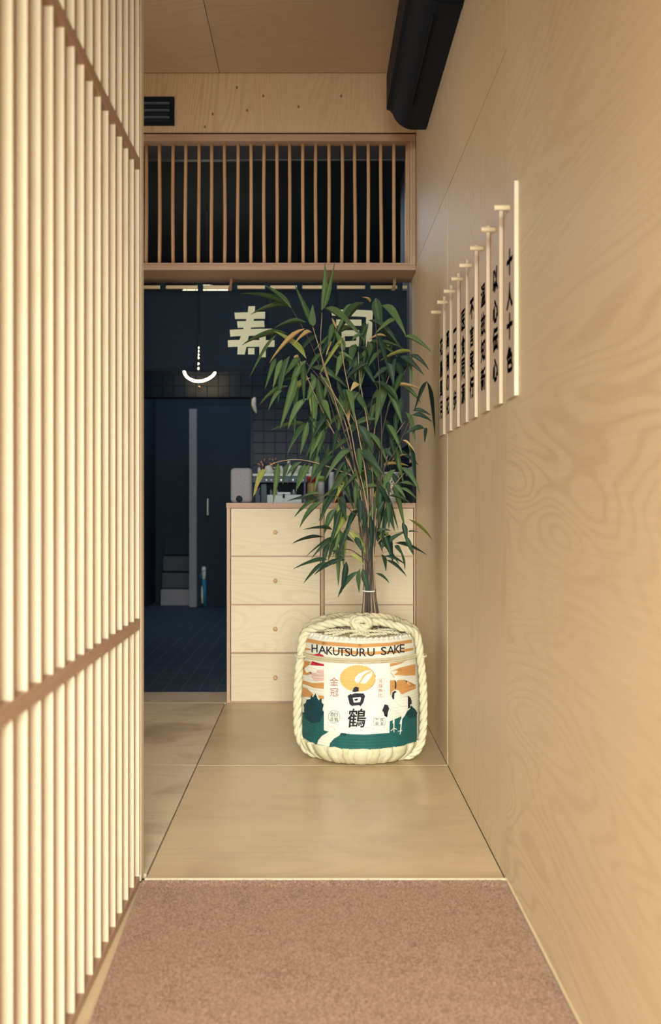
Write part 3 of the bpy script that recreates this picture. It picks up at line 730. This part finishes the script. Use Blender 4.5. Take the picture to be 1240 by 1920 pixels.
LA = [(492,285,512,5,45,G),(508,270,572,0,30,G),(300,272,135,133,25,G),(300,272,5,185,18,G),(285,255,60,305,15,G),(437,395,330,145,35,G),(440,385,437,258,48,G),(805,230,760,200,12,Ta),
(845,200,880,400,65,G),(880,250,1025,437,55,G),(770,232,580,490,45,G),(510,268,745,460,42,G),(395,595,205,435,40,Li),(385,400,180,600,22,Ta),(432,425,330,490,30,Ta),(640,545,585,425,45,G),
(910,448,810,470,14,Ta),(800,490,965,575,35,G),(790,480,800,575,45,G),(715,500,680,640,50,G),(770,540,740,780,55,G),(720,600,712,720,30,G),(640,560,590,700,45,G),(1085,550,890,605,12,Li),
(1060,570,1175,660,30,Dk),(1000,580,1140,690,40,Dk),(920,620,955,750,50,Dk),(980,620,1030,750,45,Dk),(425,650,640,775,45,G),(395,605,300,780,50,G),(290,575,220,850,45,G),(240,600,185,770,35,G),
(200,590,135,770,30,G),(355,590,260,700,40,G),(270,430,10,500,14,G),(200,440,45,690,20,G),(395,360,205,400,20,G),(330,690,235,1010,50,G),(345,770,320,1070,30,G),(455,720,405,850,40,G),
(430,800,440,1060,42,G),(470,715,520,995,45,G),(480,705,560,870,40,G),(280,770,110,885,20,G),(240,800,160,915,30,G),(400,850,290,1030,45,G),(500,860,550,990,40,G),(640,790,600,1060,60,G),
(650,790,700,975,40,G),(670,795,785,960,45,G),(730,755,685,800,40,Ta),(645,850,665,1000,35,Ta),(905,760,845,1010,60,G),(920,760,1005,990,50,G),(960,770,1125,792,14,Ta),(1000,770,1120,870,25,G),
(1075,960,1195,1000,35,Dk),(1160,1045,1040,1080,40,Dk),(1080,930,1190,960,30,Dk),(1170,1040,1160,1130,22,Dk),(995,1085,925,1170,35,Dk),(1015,1120,1090,1195,12,Ta),(1175,740,1100,920,25,Dk),(1175,740,1220,1060,14,Dk),
(400,1020,190,1055,14,G),(405,1000,360,1190,35,G),(470,1020,420,1230,50,G),(520,1000,500,1100,20,Dk),(720,1010,690,1070,45,Dk),(730,1020,820,1190,55,Dk),(600,1050,565,1210,30,Dk),(735,1170,735,1290,45,G),
(700,1180,560,1290,50,Dk),(750,1185,880,1330,55,Dk),(890,1180,950,1230,40,Dk),(560,330,600,420,14,Ta),(560,480,525,570,16,Ta),(330,570,345,640,30,Ta),(690,240,620,330,20,G),(640,330,600,420,24,G),
(600,560,690,600,26,G),(520,575,600,600,30,G),(860,560,800,640,30,G),(850,500,1010,530,20,G),(690,480,760,440,24,G)]
LB = [(530,20,335,240,55,G),(590,0,600,215,50,G),(630,20,780,260,60,G),(540,170,310,480,50,G),(490,200,395,430,55,Li),(575,180,590,430,55,G),(660,180,700,310,60,Dk),(640,260,640,470,45,G),
(780,330,700,550,55,Li),(740,300,825,460,45,Dk),(250,430,20,440,35,Dk),(270,410,75,560,35,G),(300,440,120,640,40,G),(330,400,280,590,45,G),(440,400,480,590,60,Dk),(400,500,310,700,55,G),
(430,500,385,700,45,Dk),(590,420,600,600,60,Dk),(510,560,395,740,45,Li),(800,440,740,580,45,Dk),(930,160,1080,360,50,G),(930,290,1070,330,30,G),(930,330,1060,420,30,G),(870,300,970,410,40,G),
(840,400,1010,460,20,G),(370,680,150,680,18,Dk),(300,740,60,790,18,Dk),(380,740,170,890,12,G),(470,915,340,850,30,Dk),(330,930,70,1000,30,Dk),(330,945,150,1110,35,Dk),(460,920,245,1040,40,Dk),
(485,940,445,1180,48,Dk),(480,930,385,970,20,Dk),(590,1020,435,1220,45,Dk),(600,1000,595,1180,40,G),(620,1000,670,1200,55,Dk),(510,880,620,970,35,Li),(725,1040,830,1115,20,Dk),(775,880,810,1010,40,Dk),
(800,900,955,960,28,Dk),(815,930,970,1055,30,Dk),(830,770,780,840,40,Dk),(850,790,980,700,40,Dk),(950,620,985,780,45,Dk),(980,730,1040,880,40,Dk),(1000,700,1080,700,15,Dk),(890,790,1130,880,25,Dk),
(890,810,960,900,35,Dk),(940,880,970,1000,12,G),(740,690,850,690,30,Dk),(840,700,750,790,50,Li),(1000,590,1180,750,9,Li),(490,700,480,900,22,Li),(440,740,540,780,50,Dk),(560,740,620,860,45,Dk),(650,500,640,700,40,Dk),
(250,55,195,260,50,G),(150,130,75,350,40,G),(90,120,0,290,22,G),(310,100,230,330,40,G),(270,380,130,410,25,G),(700,240,680,120,40,G),(830,280,840,400,35,Dk),(790,10,870,70,40,Dk),(770,150,980,150,10,Ta),(860,110,980,60,10,Ta),(650,440,630,540,26,Ta)]
for x0, y0, x1, y1, w_, mt in LA: leaf(460+x0/3.444, 500+y0/3.444, 460+x1/3.444, 500+y1/3.444, w_/3.444, mt)
for x0, y0, x1, y1, w_, mt in LB: leaf(540+x0/4.43, 840+y0/4.43, 540+x1/4.43, 840+y1/4.43, w_/4.43, mt)
for x0, y0, x1, y1, w_, mt in ((522,868,513,938,11,G),(545,866,532,905,9,G),(580,872,560,912,9,G),(500,880,478,926,12,Li),(566,866,540,890,8,G),(484,894,478,925,3,Ta)): leaf(x0, y0, x1, y1, w_, mt)
for i in range(128):                                 # inner foliage, mostly hidden between the traced leaves
    t = rb.random()**.85; yy = 590+t*430; wd = 105*math.sin(min(1, (t*.8+.25))*PI)**.7 if t < .8 else 60
    xx = 672+(-8 if t < .4 else 6)+rb.uniform(-1, 1)*wd; L = rb.uniform(40, 78); a = rb.gauss(0, .55)
    leaf(xx, yy, xx+math.sin(a)*L+(.12*(xx-675)), yy+abs(math.cos(a))*L, rb.uniform(7, 11.5), rb.choice([G, G, Dk, Dk, Dk, Li if rb.random() < .25 else G]), None, PY+rb.uniform(-.05, .22))

# ------------------------------------------------------------------ curtain (noren)
NY = 5.40; NS = F/NY
nx = lambda x: (x-VX)/NS
nz = lambda y: H+(VY-y)/NS
nr = empty('noren_curtain', (-.15, NY, 1.77), 'short navy noren curtain with two large cream characters below the lattice', 'curtain')
def fold(X, Z):
    t = max(0, min(1, (2.2-Z)/.45))
    return .010*t*math.sin(X*21+.6)+.006*t*math.sin(X*47)+.002*math.sin(X*9)
edges = [nx(205), nx(373), nx(502), nx(632), nx(763)]
zt, zb = nz(545), nz(696)
def cloth(xa, xb, za, zb_, nxn, nzn, slitL=0, slitR=0):
    b = bmesh.new(); gd = []
    for j in range(nzn+1):
        tz = j/nzn; Z = za+(zb_-za)*tz; row = []
        for i in range(nxn+1):
            tx = i/nxn
            X0 = xa+slitL*max(0, (tz-.48)/.52); X1 = xb-slitR*max(0, (tz-.48)/.52)
            X = X0+(X1-X0)*tx
            row.append(b.verts.new((X, NY+fold(X, Z), Z+(.004*math.sin(X*13) if j == nzn else 0))))
        gd.append(row)
    for j in range(nzn):
        for i in range(nxn): b.faces.new((gd[j][i], gd[j][i+1], gd[j+1][i+1], gd[j+1][i]))
    ex = bmesh.ops.solidify(b, geom=b.faces[:], thickness=.0015)
    return b
for i in range(4):
    b = cloth(edges[i], edges[i+1], zt, zb, 24, 12, .007 if i else 0, .007 if i < 3 else 0)
    put('cloth_panel', bm_me(b), 'navy', nr, (0, 0, 0), True)
for x in (241, 305.5, 376, 440, 502, 562, 627, 690, 750):
    b = cloth(nx(x-5), nx(x+5), nz(530), zt+.001, 2, 2); put('hanging_loop', bm_me(b), 'navy', nr)
def cloth_print(lst, org, scl, lift=.0025):
    b = bmesh.new()
    for k, p in enumerate(lst):
        bb = bmesh.new(); poly_bm([(nx(org[0]+x/scl), nz(org[1]+y/scl)) for x, y in p], bb)
        bmesh.ops.triangulate(bb, faces=bb.faces)
        x = -.6
        while x < .6:
            bmesh.ops.bisect_plane(bb, geom=bb.verts[:]+bb.edges[:]+bb.faces[:], plane_co=(x, 0, 0), plane_no=(1, 0, 0)); x += .012
        for yy in (1.80, 1.85, 1.9, 1.95, 2.0, 2.05, 2.1):
            bmesh.ops.bisect_plane(bb, geom=bb.verts[:]+bb.edges[:]+bb.faces[:], plane_co=(0, yy, 0), plane_no=(0, 1, 0))
        for v in bb.verts: X, Z = v.co.x, v.co.y; v.co = Vector((X, NY+fold(X, Z)-lift-.0002*k, Z))
        t = bpy.data.meshes.new('t'); bb.to_mesh(t); bb.free(); b.from_mesh(t); bpy.data.meshes.remove(t)
    return b
KOT = [[(785,440),(1022,433),(1022,487),(790,490)], [(805,507),(1015,502),(1018,552),(810,558)], [(748,573),(1075,562),(1075,612),(752,626)], [(733,653),(1095,652),(1095,703),(735,706)],
       [(893,390),(945,390),(940,480),(912,560),(892,640),(865,765),(808,765),(812,690),(850,580),(885,470)], [(890,715),(940,715),(940,763),(890,763)], [(978,620),(1028,615),(1028,785),(978,785)]]
put('character', bm_me(cloth_print(KOT, (250, 480), 4.133)), 'cream', nr)
SHI = [[(622,345),(850,350),(893,352),(885,395),(850,394),(630,385)], [(850,352),(893,352),(884,640),(874,660),(842,640),(848,600)], [(657,410),(820,412),(820,452),(657,450)],
       [(690,480),(805,480),(804,518),(692,518)], [(690,518),(712,518),(712,590),(690,590)], [(786,518),(805,518),(805,585),(786,585)], [(690,552),(805,548),(805,585),(690,590)]]
put('character', bm_me(cloth_print(SHI, (440, 480), 3.444)), 'cream', nr)
rod = put('curtain_rod', bm_me(tube_bm([(nx(190), 0, 0), (0, 0, 0), (nx(764), 0, 0)], .0105, 14)), 'peg', None, (0, NY+.014, nz(537.5)), True)
tag(rod, 'pale round wooden rod carrying the navy curtain', 'rod')
for kx, nm in ((432, 'left'), (739, 'right')):
    pth = [(.020*math.sin(a)*.4, .017*math.cos(a), .026*math.sin(a)*1.0+.012) for a in [2*PI*i/18 for i in range(19)]]
    b = rope_bm([(p[0]*1.3, p[1], p[2]*1.35) for p in pth], .0055, .03, 2, 5); rope_bm([(p[0]*.5+.006, p[1]*1.2, p[2]*1.3+.002) for p in pth], .005, .03, 2, 5, b)
    rope_bm([(0, .0, .03), (.002, 0, .058)], .006, .03, 2, 5, b)
    o = put('rope_hanger', bm_me(b), 'rope_tie', None, (nx(kx), NY+.014, nz(537.5)-.006))
    tag(o, 'twisted hemp rope tie holding the curtain rod, %s of the pair' % nm, 'rope', 'rope ties on the curtain rod')

# ------------------------------------------------------------------ bar room behind
flb = struct(box('floor_bar', (XL, YB+.003, -.12), (1.3, 10.6, -.0016), 'fgrout'))
tm = bm_me(box_bm(.0965, .0965, .0075, .0012)); tm.materials.append(M['ftile'])
n = 0
for j in range(22):
    for i in range(13):
        X = -.46-.05-.1*i; Yt = YB+.056+.1*j
        if X > -.40*Yt/YC: continue
        put('floor_tile', tm, None, flb, (X, Yt, -.00415)); n += 1
b = bmesh.new()
for j in range(22, 50):
    for i in range(13): box_bm(.0965, .0965, .0075, 0, b, (-.46-.05-.1*i, YB+.056+.1*j, -.00415))
tag(put('far_floor_tiles', bm_me(b), 'ftile', flb), kind='stuff')
sT = F/YE
DX0, DX1, DZ = -1.62, (473-VX)/sT, H+(VY-745)/sT
wb = struct(box('wall_rear', (DX1, YE+.008, 0), (1.3, YE+.14, 3.1), 'grout'))
wb2 = struct(box('wall_rear_lintel', (XL, YE+.008, DZ), (DX1, YE+.14, 3.1), 'grout'))
struct(box('wall_rear_left', (XL, YE+.008, 0), (DX0, YE+.14, DZ), 'dark'))
tw = bm_me(box_bm(.0945, .0075, .0945, .0012)); tw.materials.append(M['tile'])
for i in range(11):
    for k in range(4): put('wall_tile', tw, None, wb2, (DX1-.0485-.0985*i, YE+.004, DZ+.0485+.0985*k))
for i in range(15):
    for k in range(16):
        Z = DZ+.0485+.0985*(3-k)
        if Z < .98: continue
        put('wall_tile', tw, None, wb, (DX1+.0525+.0985*i, YE+.004, Z))
struct(box('trim_1', (DX1-.012, YE-.004, 0), (DX1+.002, YE+.14, DZ), 'tile'))
struct(box('wall_bar_left', (XL-.1, YB+.001, -.05), (XL, 10.6, 3.1), 'dark'))
struct(box('wall_bar_right', (1.3, YB+.08, -.05), (1.4, 8.8, 3.1), 'dark'))
struct(box('wall_bar_return', (XR+.02, YB+.075, 0), (1.3, YB+.12, 3.1), 'dark'))
struct(box('wall_bar_side', (XR+.012, YB+.121, 1.4), (XR+.05, 6.3, 3.1), 'greyd'))
struct(box('wall_corridor_end', (XL-.1, 10.6, -.12), (-.3, 10.7, 3.2), 'dark'))
struct(box('wall_corridor_right', (-.42, YE+.145, -.05), (-.34, 10.6, 3.1), 'dark'))
struct(box('ceiling_bar', (XL-.1, YB+.001, 3.1), (1.4, 10.7, 3.2), 'dark'))
# grey post, door leaf, steps behind the doorway
Yp = 10.06; ps = F/Yp; qx = lambda x: (x-VX)/ps; qz = lambda y: H+(VY-y)/ps
struct(box('trim_2', (qx(355), Yp, 0), (qx(369), Yp+.1, 2.02), 'greyp'))
dr_ = struct(box('door_1', (qx(369)+.004, Yp+.02, .004), (-.425, Yp+.07, 2.05), 'dark'))
hd = box('door_handle', (qx(388.5), Yp-.025, qz(966)), (qx(391.5), Yp-.012, qz(935)), 'steel', dr_, .002)
for z in (qz(966)+.01, qz(935)-.02): box('handle_mount', (qx(389), Yp-.012, z), (qx(391), Yp+.0198, z+.01), 'steel', dr_)
sh = empty('shelf_unit', (qx(328), Yp+.3, 0), 'dim grey stepped shelf unit beyond the dark doorway', 'shelf')
for i, (z0, z1, mt) in enumerate(((0.0, .165, 'greyp'), (.175, .33, 'greyd'), (.345, .50, 'greyd'), (.515, .70, 'dark'))):
    box('step', (-1.60, Yp+.12+.08*i, z0+.001), (qx(355)-.005, Yp+.5, z1), mt, sh, .004)
um = empty('folded_umbrella', (qx(382.5), Yp-.05, 0), 'narrow blue and white folded umbrella leaning by the grey post', 'umbrella')
up_ = lambda x, y: (qx(x)-qx(382.5), 0, qz(y))
put('canopy', bm_me(tube_bm([up_(386, 1137), up_(385, 1110), up_(383.5, 1088), up_(383, 1084)], [.006, .018, .024, .01], 10)), 'bluep', um, (qx(382.5), Yp-.05, 0), True)
put('cover', bm_me(tube_bm([up_(381, 1130), up_(380.5, 1118), up_(380, 1098)], [.010, .010, .004], 8)), 'white', um, (qx(382.5), Yp-.062, 0), True)
put('handle', bm_me(tube_bm([up_(383.5, 1086), up_(383.5, 1080), up_(383.5, 1064), up_(383.5, 1062)], [.014, .020, .020, .014], 10)), 'white', um, (qx(382.5), Yp-.05, 0), True)
put('strap', bm_me(tube_bm([up_(379, 1085), up_(377, 1078), up_(380, 1072), up_(387, 1068)], .005, 6)), 'bluep', um, (qx(382.5), Yp-.078, 0), True)
# white cloth on the jamb
tq = at(478.5, 760, YE-.03)
b = bmesh.new()
tube_bm([(0, 0, .068), (-.010, 0, .05), (-.012, 0, .0), (.004, 0, -.05), (.012, 0, -.072)], [.010, .020, .022, .014, .003], 8, b)
o = put('hand_towel', bm_me(b), 'china', None, tq, True); tag(o, 'small white cloth hanging at the right edge of the dark doorway', 'towel')
# ------------------------------------------------------------------ neon lamp, paper lamp
ny_ = 8.30; ns_ = F/ny_
mx = lambda x: (x-VX)/ns_
mz = lambda y: H+(VY-y)/ns_
nl = empty('neon_lamp', (mx(374), ny_, mz(717)), 'glowing U-shaped neon lamp hanging in front of the tiles', 'lamp')
U = [(mx(346), 0, mz(690)), (mx(346), 0, mz(699)), (mx(351), 0, mz(707)), (mx(361), 0, mz(713)), (mx(372), 0, mz(715)), (mx(384), 0, mz(713)), (mx(396), 0, mz(707)), (mx(402.5), 0, mz(700)), (mx(403), 0, mz(692))]
put('tube', bm_me(tube_bm(smooth_path(U, 5), .0085, 10)), 'neon', nl, (0, ny_, 0), True)
put('stem', bm_me(tube_bm([(mx(371.5), 0, 3.099), (mx(371.5), 0, mz(694))], .0025, 6)), 'black2', nl, (0, ny_, 0))
put('crossbar', bm_me(tube_bm([(mx(346), 0, mz(690)), (mx(374), 0, mz(688)), (mx(403), 0, mz(692))], .004, 6)), 'black2', nl, (0, ny_, 0))
for y in (652, 658.5, 665, 671, 682, 691):
    b = bmesh.new(); bmesh.ops.create_uvsphere(b, u_segments=10, v_segments=8, radius=.0075); put('bulb', bm_me(b), 'bulb', nl, (mx(371.8), ny_, mz(y)), True)
put('pull_cord', bm_me(tube_bm([(mx(383), 0, mz(694)), (mx(379), 0, mz(712)), (mx(375), 0, mz(725))], .0025, 6)), 'black2', nl, (0, ny_-.02, 0))
b = bmesh.new(); bmesh.ops.create_uvsphere(b, u_segments=10, v_segments=8, radius=.010); put('pull_bead', bm_me(b), 'copper', nl, (mx(374.6), ny_-.02, mz(727)), True)
LY = 6.75; ls_ = F/LY
lx = (388-VX)/ls_; lz = H+(VY-556)/ls_
pl = empty('paper_lamp', (lx, LY, lz), 'round ribbed paper lamp glowing just above the navy curtain', 'lamp')
b = bmesh.new(); bmesh.ops.create_uvsphere(b, u_segments=28, v_segments=14, radius=.19); bmesh.ops.scale(b, vec=(1, 1, .36), verts=b.verts)
put('shade', bm_me(b), 'lampp', pl, (lx, LY, lz), True)
for k in range(16):
    a = 2*PI*k/16+.1
    put('rib', bm_me(tube_bm([(.191*math.cos(t)*math.cos(a), .191*math.cos(t)*math.sin(a), .191*.36*math.sin(t)) for t in [-1.3+i*2.6/14 for i in range(15)]], .0022, 5)), 'glow_rib', pl, (lx, LY, lz))
put('cord', bm_me(tube_bm([(0, 0, .06), (0, 0, 3.1-lz)], .0018, 6)), 'groutd', pl, (lx, LY, lz))
# ------------------------------------------------------------------ back counter, espresso machine and what stands on it
bc = empty('back_counter', (.3, 8.2, 0), 'dark back counter against the tiled wall', 'counter')
box('worktop', (DX1+.012, 7.93, .87), (1.28, YE-.002, .90), 'black2', bc, .002); box('body', (DX1+.03, 7.97, .001), (1.27, YE-.003, .8695), 'dark', bc)
EY = 8.0; es = F/EY
ex = lambda x: (x-VX)/es
ez = lambda y: H+(VY-y)/es
em = empty('espresso_machine', (ex(533), 8.2, .90), 'white and steel espresso machine on the back counter', 'coffee machine')
box('base', (ex(501), EY-.02, .902), (ex(566), EY+.1, ez(928)), 'white', em, .004)
box('front_plate', (ex(520), EY-.021, ez(928)+.0005), (ex(545), EY+.09, ez(923)), 'white', em, .003)
box('spout', (ex(530.5), EY-.028, ez(934)), (ex(534.5), EY-.0205, ez(926)), 'black', em, .001)
box('drip_recess', (ex(478), EY+.14, .902), (ex(590), EY+.40, ez(905)-.002), 'black', em, .004)
box('control_panel', (ex(474), EY-.01, ez(905)), (ex(591), EY+.40, ez(893)), 'black2', em, .003)
for i in range(8):
    b = tube_bm([(0, 0, 0), (0, -.006, 0)], .0042, 8); put('button', bm_me(b), 'steel', em, (ex(500+i*9+(14 if i > 3 else 0)), EY-.0095, ez(900)))
box('cup_tray', (ex(473.5), EY-.015, ez(892.8)), (ex(591), EY+.41, ez(888.5)), 'white', em, .002)
box('side_panel', (ex(489), EY+.02, .902), (ex(500.5), EY+.135, ez(907)), 'black2', em, .004)
box('side_foot', (ex(478), EY+.02, .902), (ex(488.5), EY+.135, ez(915)), 'black2', em, .004)
for x in (508, 519.5, 551): 
    put('group_head', bm_me(lathe_bm([(0, 0), (.022 if x == 551 else .014, 0), (.022 if x == 551 else .014, .045), (0, .045)], 14)), 'steel', em, (ex(x), EY+.045, ez(928)+.001), True)
put('steam_knob', bm_me(tube_bm([(0, 0, 0), (0, -.03, 0), (0, -.036, 0)], [.022, .024, .016], 14)), 'black', em, (ex(484), EY-.0, ez(908)), True)
put('steam_wand', bm_me(tube_bm([(0, 0, 0), (0, -.02, -.02), (.004, -.03, -.10)], .004, 6)), 'steel', em, (ex(487), EY-.005, ez(905)), True)
tz = ez(888.5)+.0005
cup_prof = [(0, 0), (.020, 0), (.022, .004), (.034, .030), (.037, .060), (.034, .060), (.031, .032), (.018, .008), (0, .008)]
def cup(x, dy, s, mat, lab, grp, flip=False):
    p = cup_prof if not flip else [(r, .060-z) for r, z in cup_prof]
    t = empty('cup', (ex(x), EY+dy, tz), lab, 'cup', grp)
    put('bowl', bm_me(lathe_bm([(r*s, z*s) for r, z in p], 20)), mat, t, (ex(x), EY+dy, tz), True)
    put('handle', bm_me(tube_bm([(.034*s, 0, .048*s), (.052*s, 0, .046*s), (.054*s, 0, .028*s), (.030*s, 0, .020*s)], .004*s, 6)), mat, t, (ex(x), EY+dy, tz), True)
for i, (x, dy, s, fl_) in enumerate(((503, .06, 1.1, True), (523, .09, 1.1, True), (556, .05, 1.15, False), (567, .20, 1.15, True), (584, .07, 1.0, False))):
    cup(x, dy, s, 'china', 'white cup on top of the espresso machine, %s from the left' % ['first', 'second', 'third', 'fourth', 'fifth'][i], 'white cups on the espresso machine', fl_)
def flask(name, x, ytop, dy, r, mat, lab, cat, prof=None, base=None, Yd=EY, top=None):
    z0 = tz if base is None else base; h_ = ez(ytop)-z0
    t = empty(name, (ex(x), Yd+dy, z0), lab, cat)
    pr_ = prof or [(0, 0), (1, 0), (1, .55), (.9, .65), (.45, .78), (.42, 1), (0, 1)]
    put('body', bm_me(lathe_bm([(a*r, b_*h_) for a, b_ in pr_], 18)), mat, t, (ex(x), Yd+dy, z0), True)
    if top:
        put('cap', bm_me(lathe_bm([(0, h_), (r*top[1], h_), (r*top[1], h_+top[2]), (0, h_+top[2])], 16)), top[0], t, (ex(x), Yd+dy, z0+.0002), True)
flask('sake_flask', 541, 864, .10, .026, 'china', 'cream ceramic flask standing among the cups', 'flask', None, None, EY, ('china', .4, .004))
flask('white_jar', 485.5, 877, .05, .012, 'china', 'small white jar at the left end of the cup tray', 'jar', [(0, 0), (1, 0), (1, .8), (.7, 1), (0, 1)], None, EY, ('steel', .7, .006))
for i, (x, hh, dr2) in enumerate(((490, 862, .16), (509, 864, .17))):
    t = empty('copper_ornament', (ex(x), EY+dr2, tz), 'shiny copper bunch of blossoms on the cup tray, %s one' % ('left' if i == 0 else 'right'), 'ornament', 'copper bunches on the cup tray')
    put('stalk', bm_me(tube_bm([(0, 0, 0), (.002, 0, .05), (0, 0, .09)], [.016, .006, .004], 8)), 'copper', t, (ex(x), EY+dr2, tz), True)
    for k in range(9):
        b = bmesh.new(); bmesh.ops.create_icosphere(b, subdivisions=1, radius=.013)
        bmesh.ops.scale(b, vec=(1, 1, .7), verts=b.verts)
        put('blossom', bm_me(b), 'copper', t, (ex(x)+rb.uniform(-.04, .03), EY+dr2+rb.uniform(-.03, .02), tz+rb.uniform(.07, .13)), True)
flask('sauce_bottle', 572, 906, -.02, .018, 'purple', 'slim purple-grey bottle right of the espresso machine', 'bottle', None, .902, EY-.06)
flask('red_capped_jar', 586, 905, 0, .040, 'amber', 'glass jar with a wide red lid behind the bamboo leaves', 'jar', [(0, 0), (1, 0), (1, .95), (.9, 1), (0, 1)], .902, EY-.1, ('redp', 1.05, .05))
flask('lime_capped_jar', 602, 902, .10, .030, 'china', 'glass jar with a lime green lid behind the bamboo leaves', 'jar', [(0, 0), (1, 0), (1, .95), (.9, 1), (0, 1)], .902, EY-.1, ('limep', 1.1, .04))
flask('dark_red_bottle', 580.5, 870, .16, .014, plain('dark_red_glass', srgb(110, 30, 30), .3), 'dark red bottle among the white cups', 'bottle', None, None, EY, ('white', .6, .008))
for i, x in enumerate((622, 634, 645)):
    flask('spice_jar', x, 885+i*5, .0, .026, ('china', 'redp', 'steel')[i], ('pale jar', 'red jar', 'steel jar')[i]+' on the back counter hidden behind bamboo leaves', 'jar', [(0, 0), (1, 0), (1, .8), (.8, .9), (.8, 1), (0, 1)], .902, EY-.02, ('black', .85, .012))
# ------------------------------------------------------------------ on the cabinet top
ct = 1.0562
sy = YC+.27; ss = F/sy
t = empty('speaker', ((453.5-VX)/ss, sy, ct), 'rounded grey cloth speaker on the left end of the cabinet', 'speaker')
b = box_bm(.118, .09, .192); bmesh.ops.bevel(b, geom=b.verts[:]+b.edges[:], offset=.02, segments=5, affect='EDGES', profile=.5)
put('body', bm_me(b), 'speaker', t, ((453.5-VX)/ss, sy, ct+.0965))
put('dial', bm_me(tube_bm([(0, 0, 0), (0, -.012, 0), (0, -.014, 0)], [.018, .018, .012], 14)), 'black', t, ((450-VX)/ss, sy-.0445, ct+.0215), True)
sy = YC+.2; ss = F/sy; X = (734-VX)/ss
t = empty('straw_cup', (X, sy, ct), 'white cup with speckled multicoloured upper half at the right end of the cabinet', 'cup')
put('lower_cup', bm_me(lathe_bm([(0, 0), (.030, 0), (.037, .066), (0, .066)], 20)), 'china', t, (X, sy, ct), True)
put('upper_cup', bm_me(lathe_bm([(0, .0665), (.040, .0665), (.047, .168), (.043, .168), (.036, .075), (0, .075)], 20)), 'china', t, (X, sy, ct), True)
dm = bm_me(box_bm(.006, .0016, .012)); cols = ['bluep', 'copper', 'ink', 'amber', 'limep']
dms = []
for c_ in cols: q = dm.copy(); q.materials.append(M[c_]); dms.append(q)
for i in range(7):
    for j in range(9):
        a = PI+PI*(j+.5*(i % 2))/9; z = .076+i*.0135; r = .040+.007*(z-.0665)/.1+.0002
        o = put('speckle', dms[(i*3+j*2) % 5], None, t, (X+r*math.cos(a), sy+r*math.sin(a), ct+z)); o.rotation_euler = (0, .3, a+PI/2)
sp = empty('splash_panel', (.522, YC+.2, ct), 'black upright panel with ribbed silver top beside the right wall', 'panel')
box('panel', (.512, YC+.006, ct+.0005), (.528, YC+.37, 1.205), 'black', sp, .001)
box('silver_top', (.511, YC+.006, 1.2055), (.5285, YC+.37, 1.249), 'greyd', sp, .001)
for i in range(10): box('rib', (.5085, YC+.012+i*.036, 1.207), (.5108, YC+.030+i*.036, 1.248), 'greyp', sp)
print('leaves', nleaf[0], 'floor tiles', n, 'objects', len(C.objects))
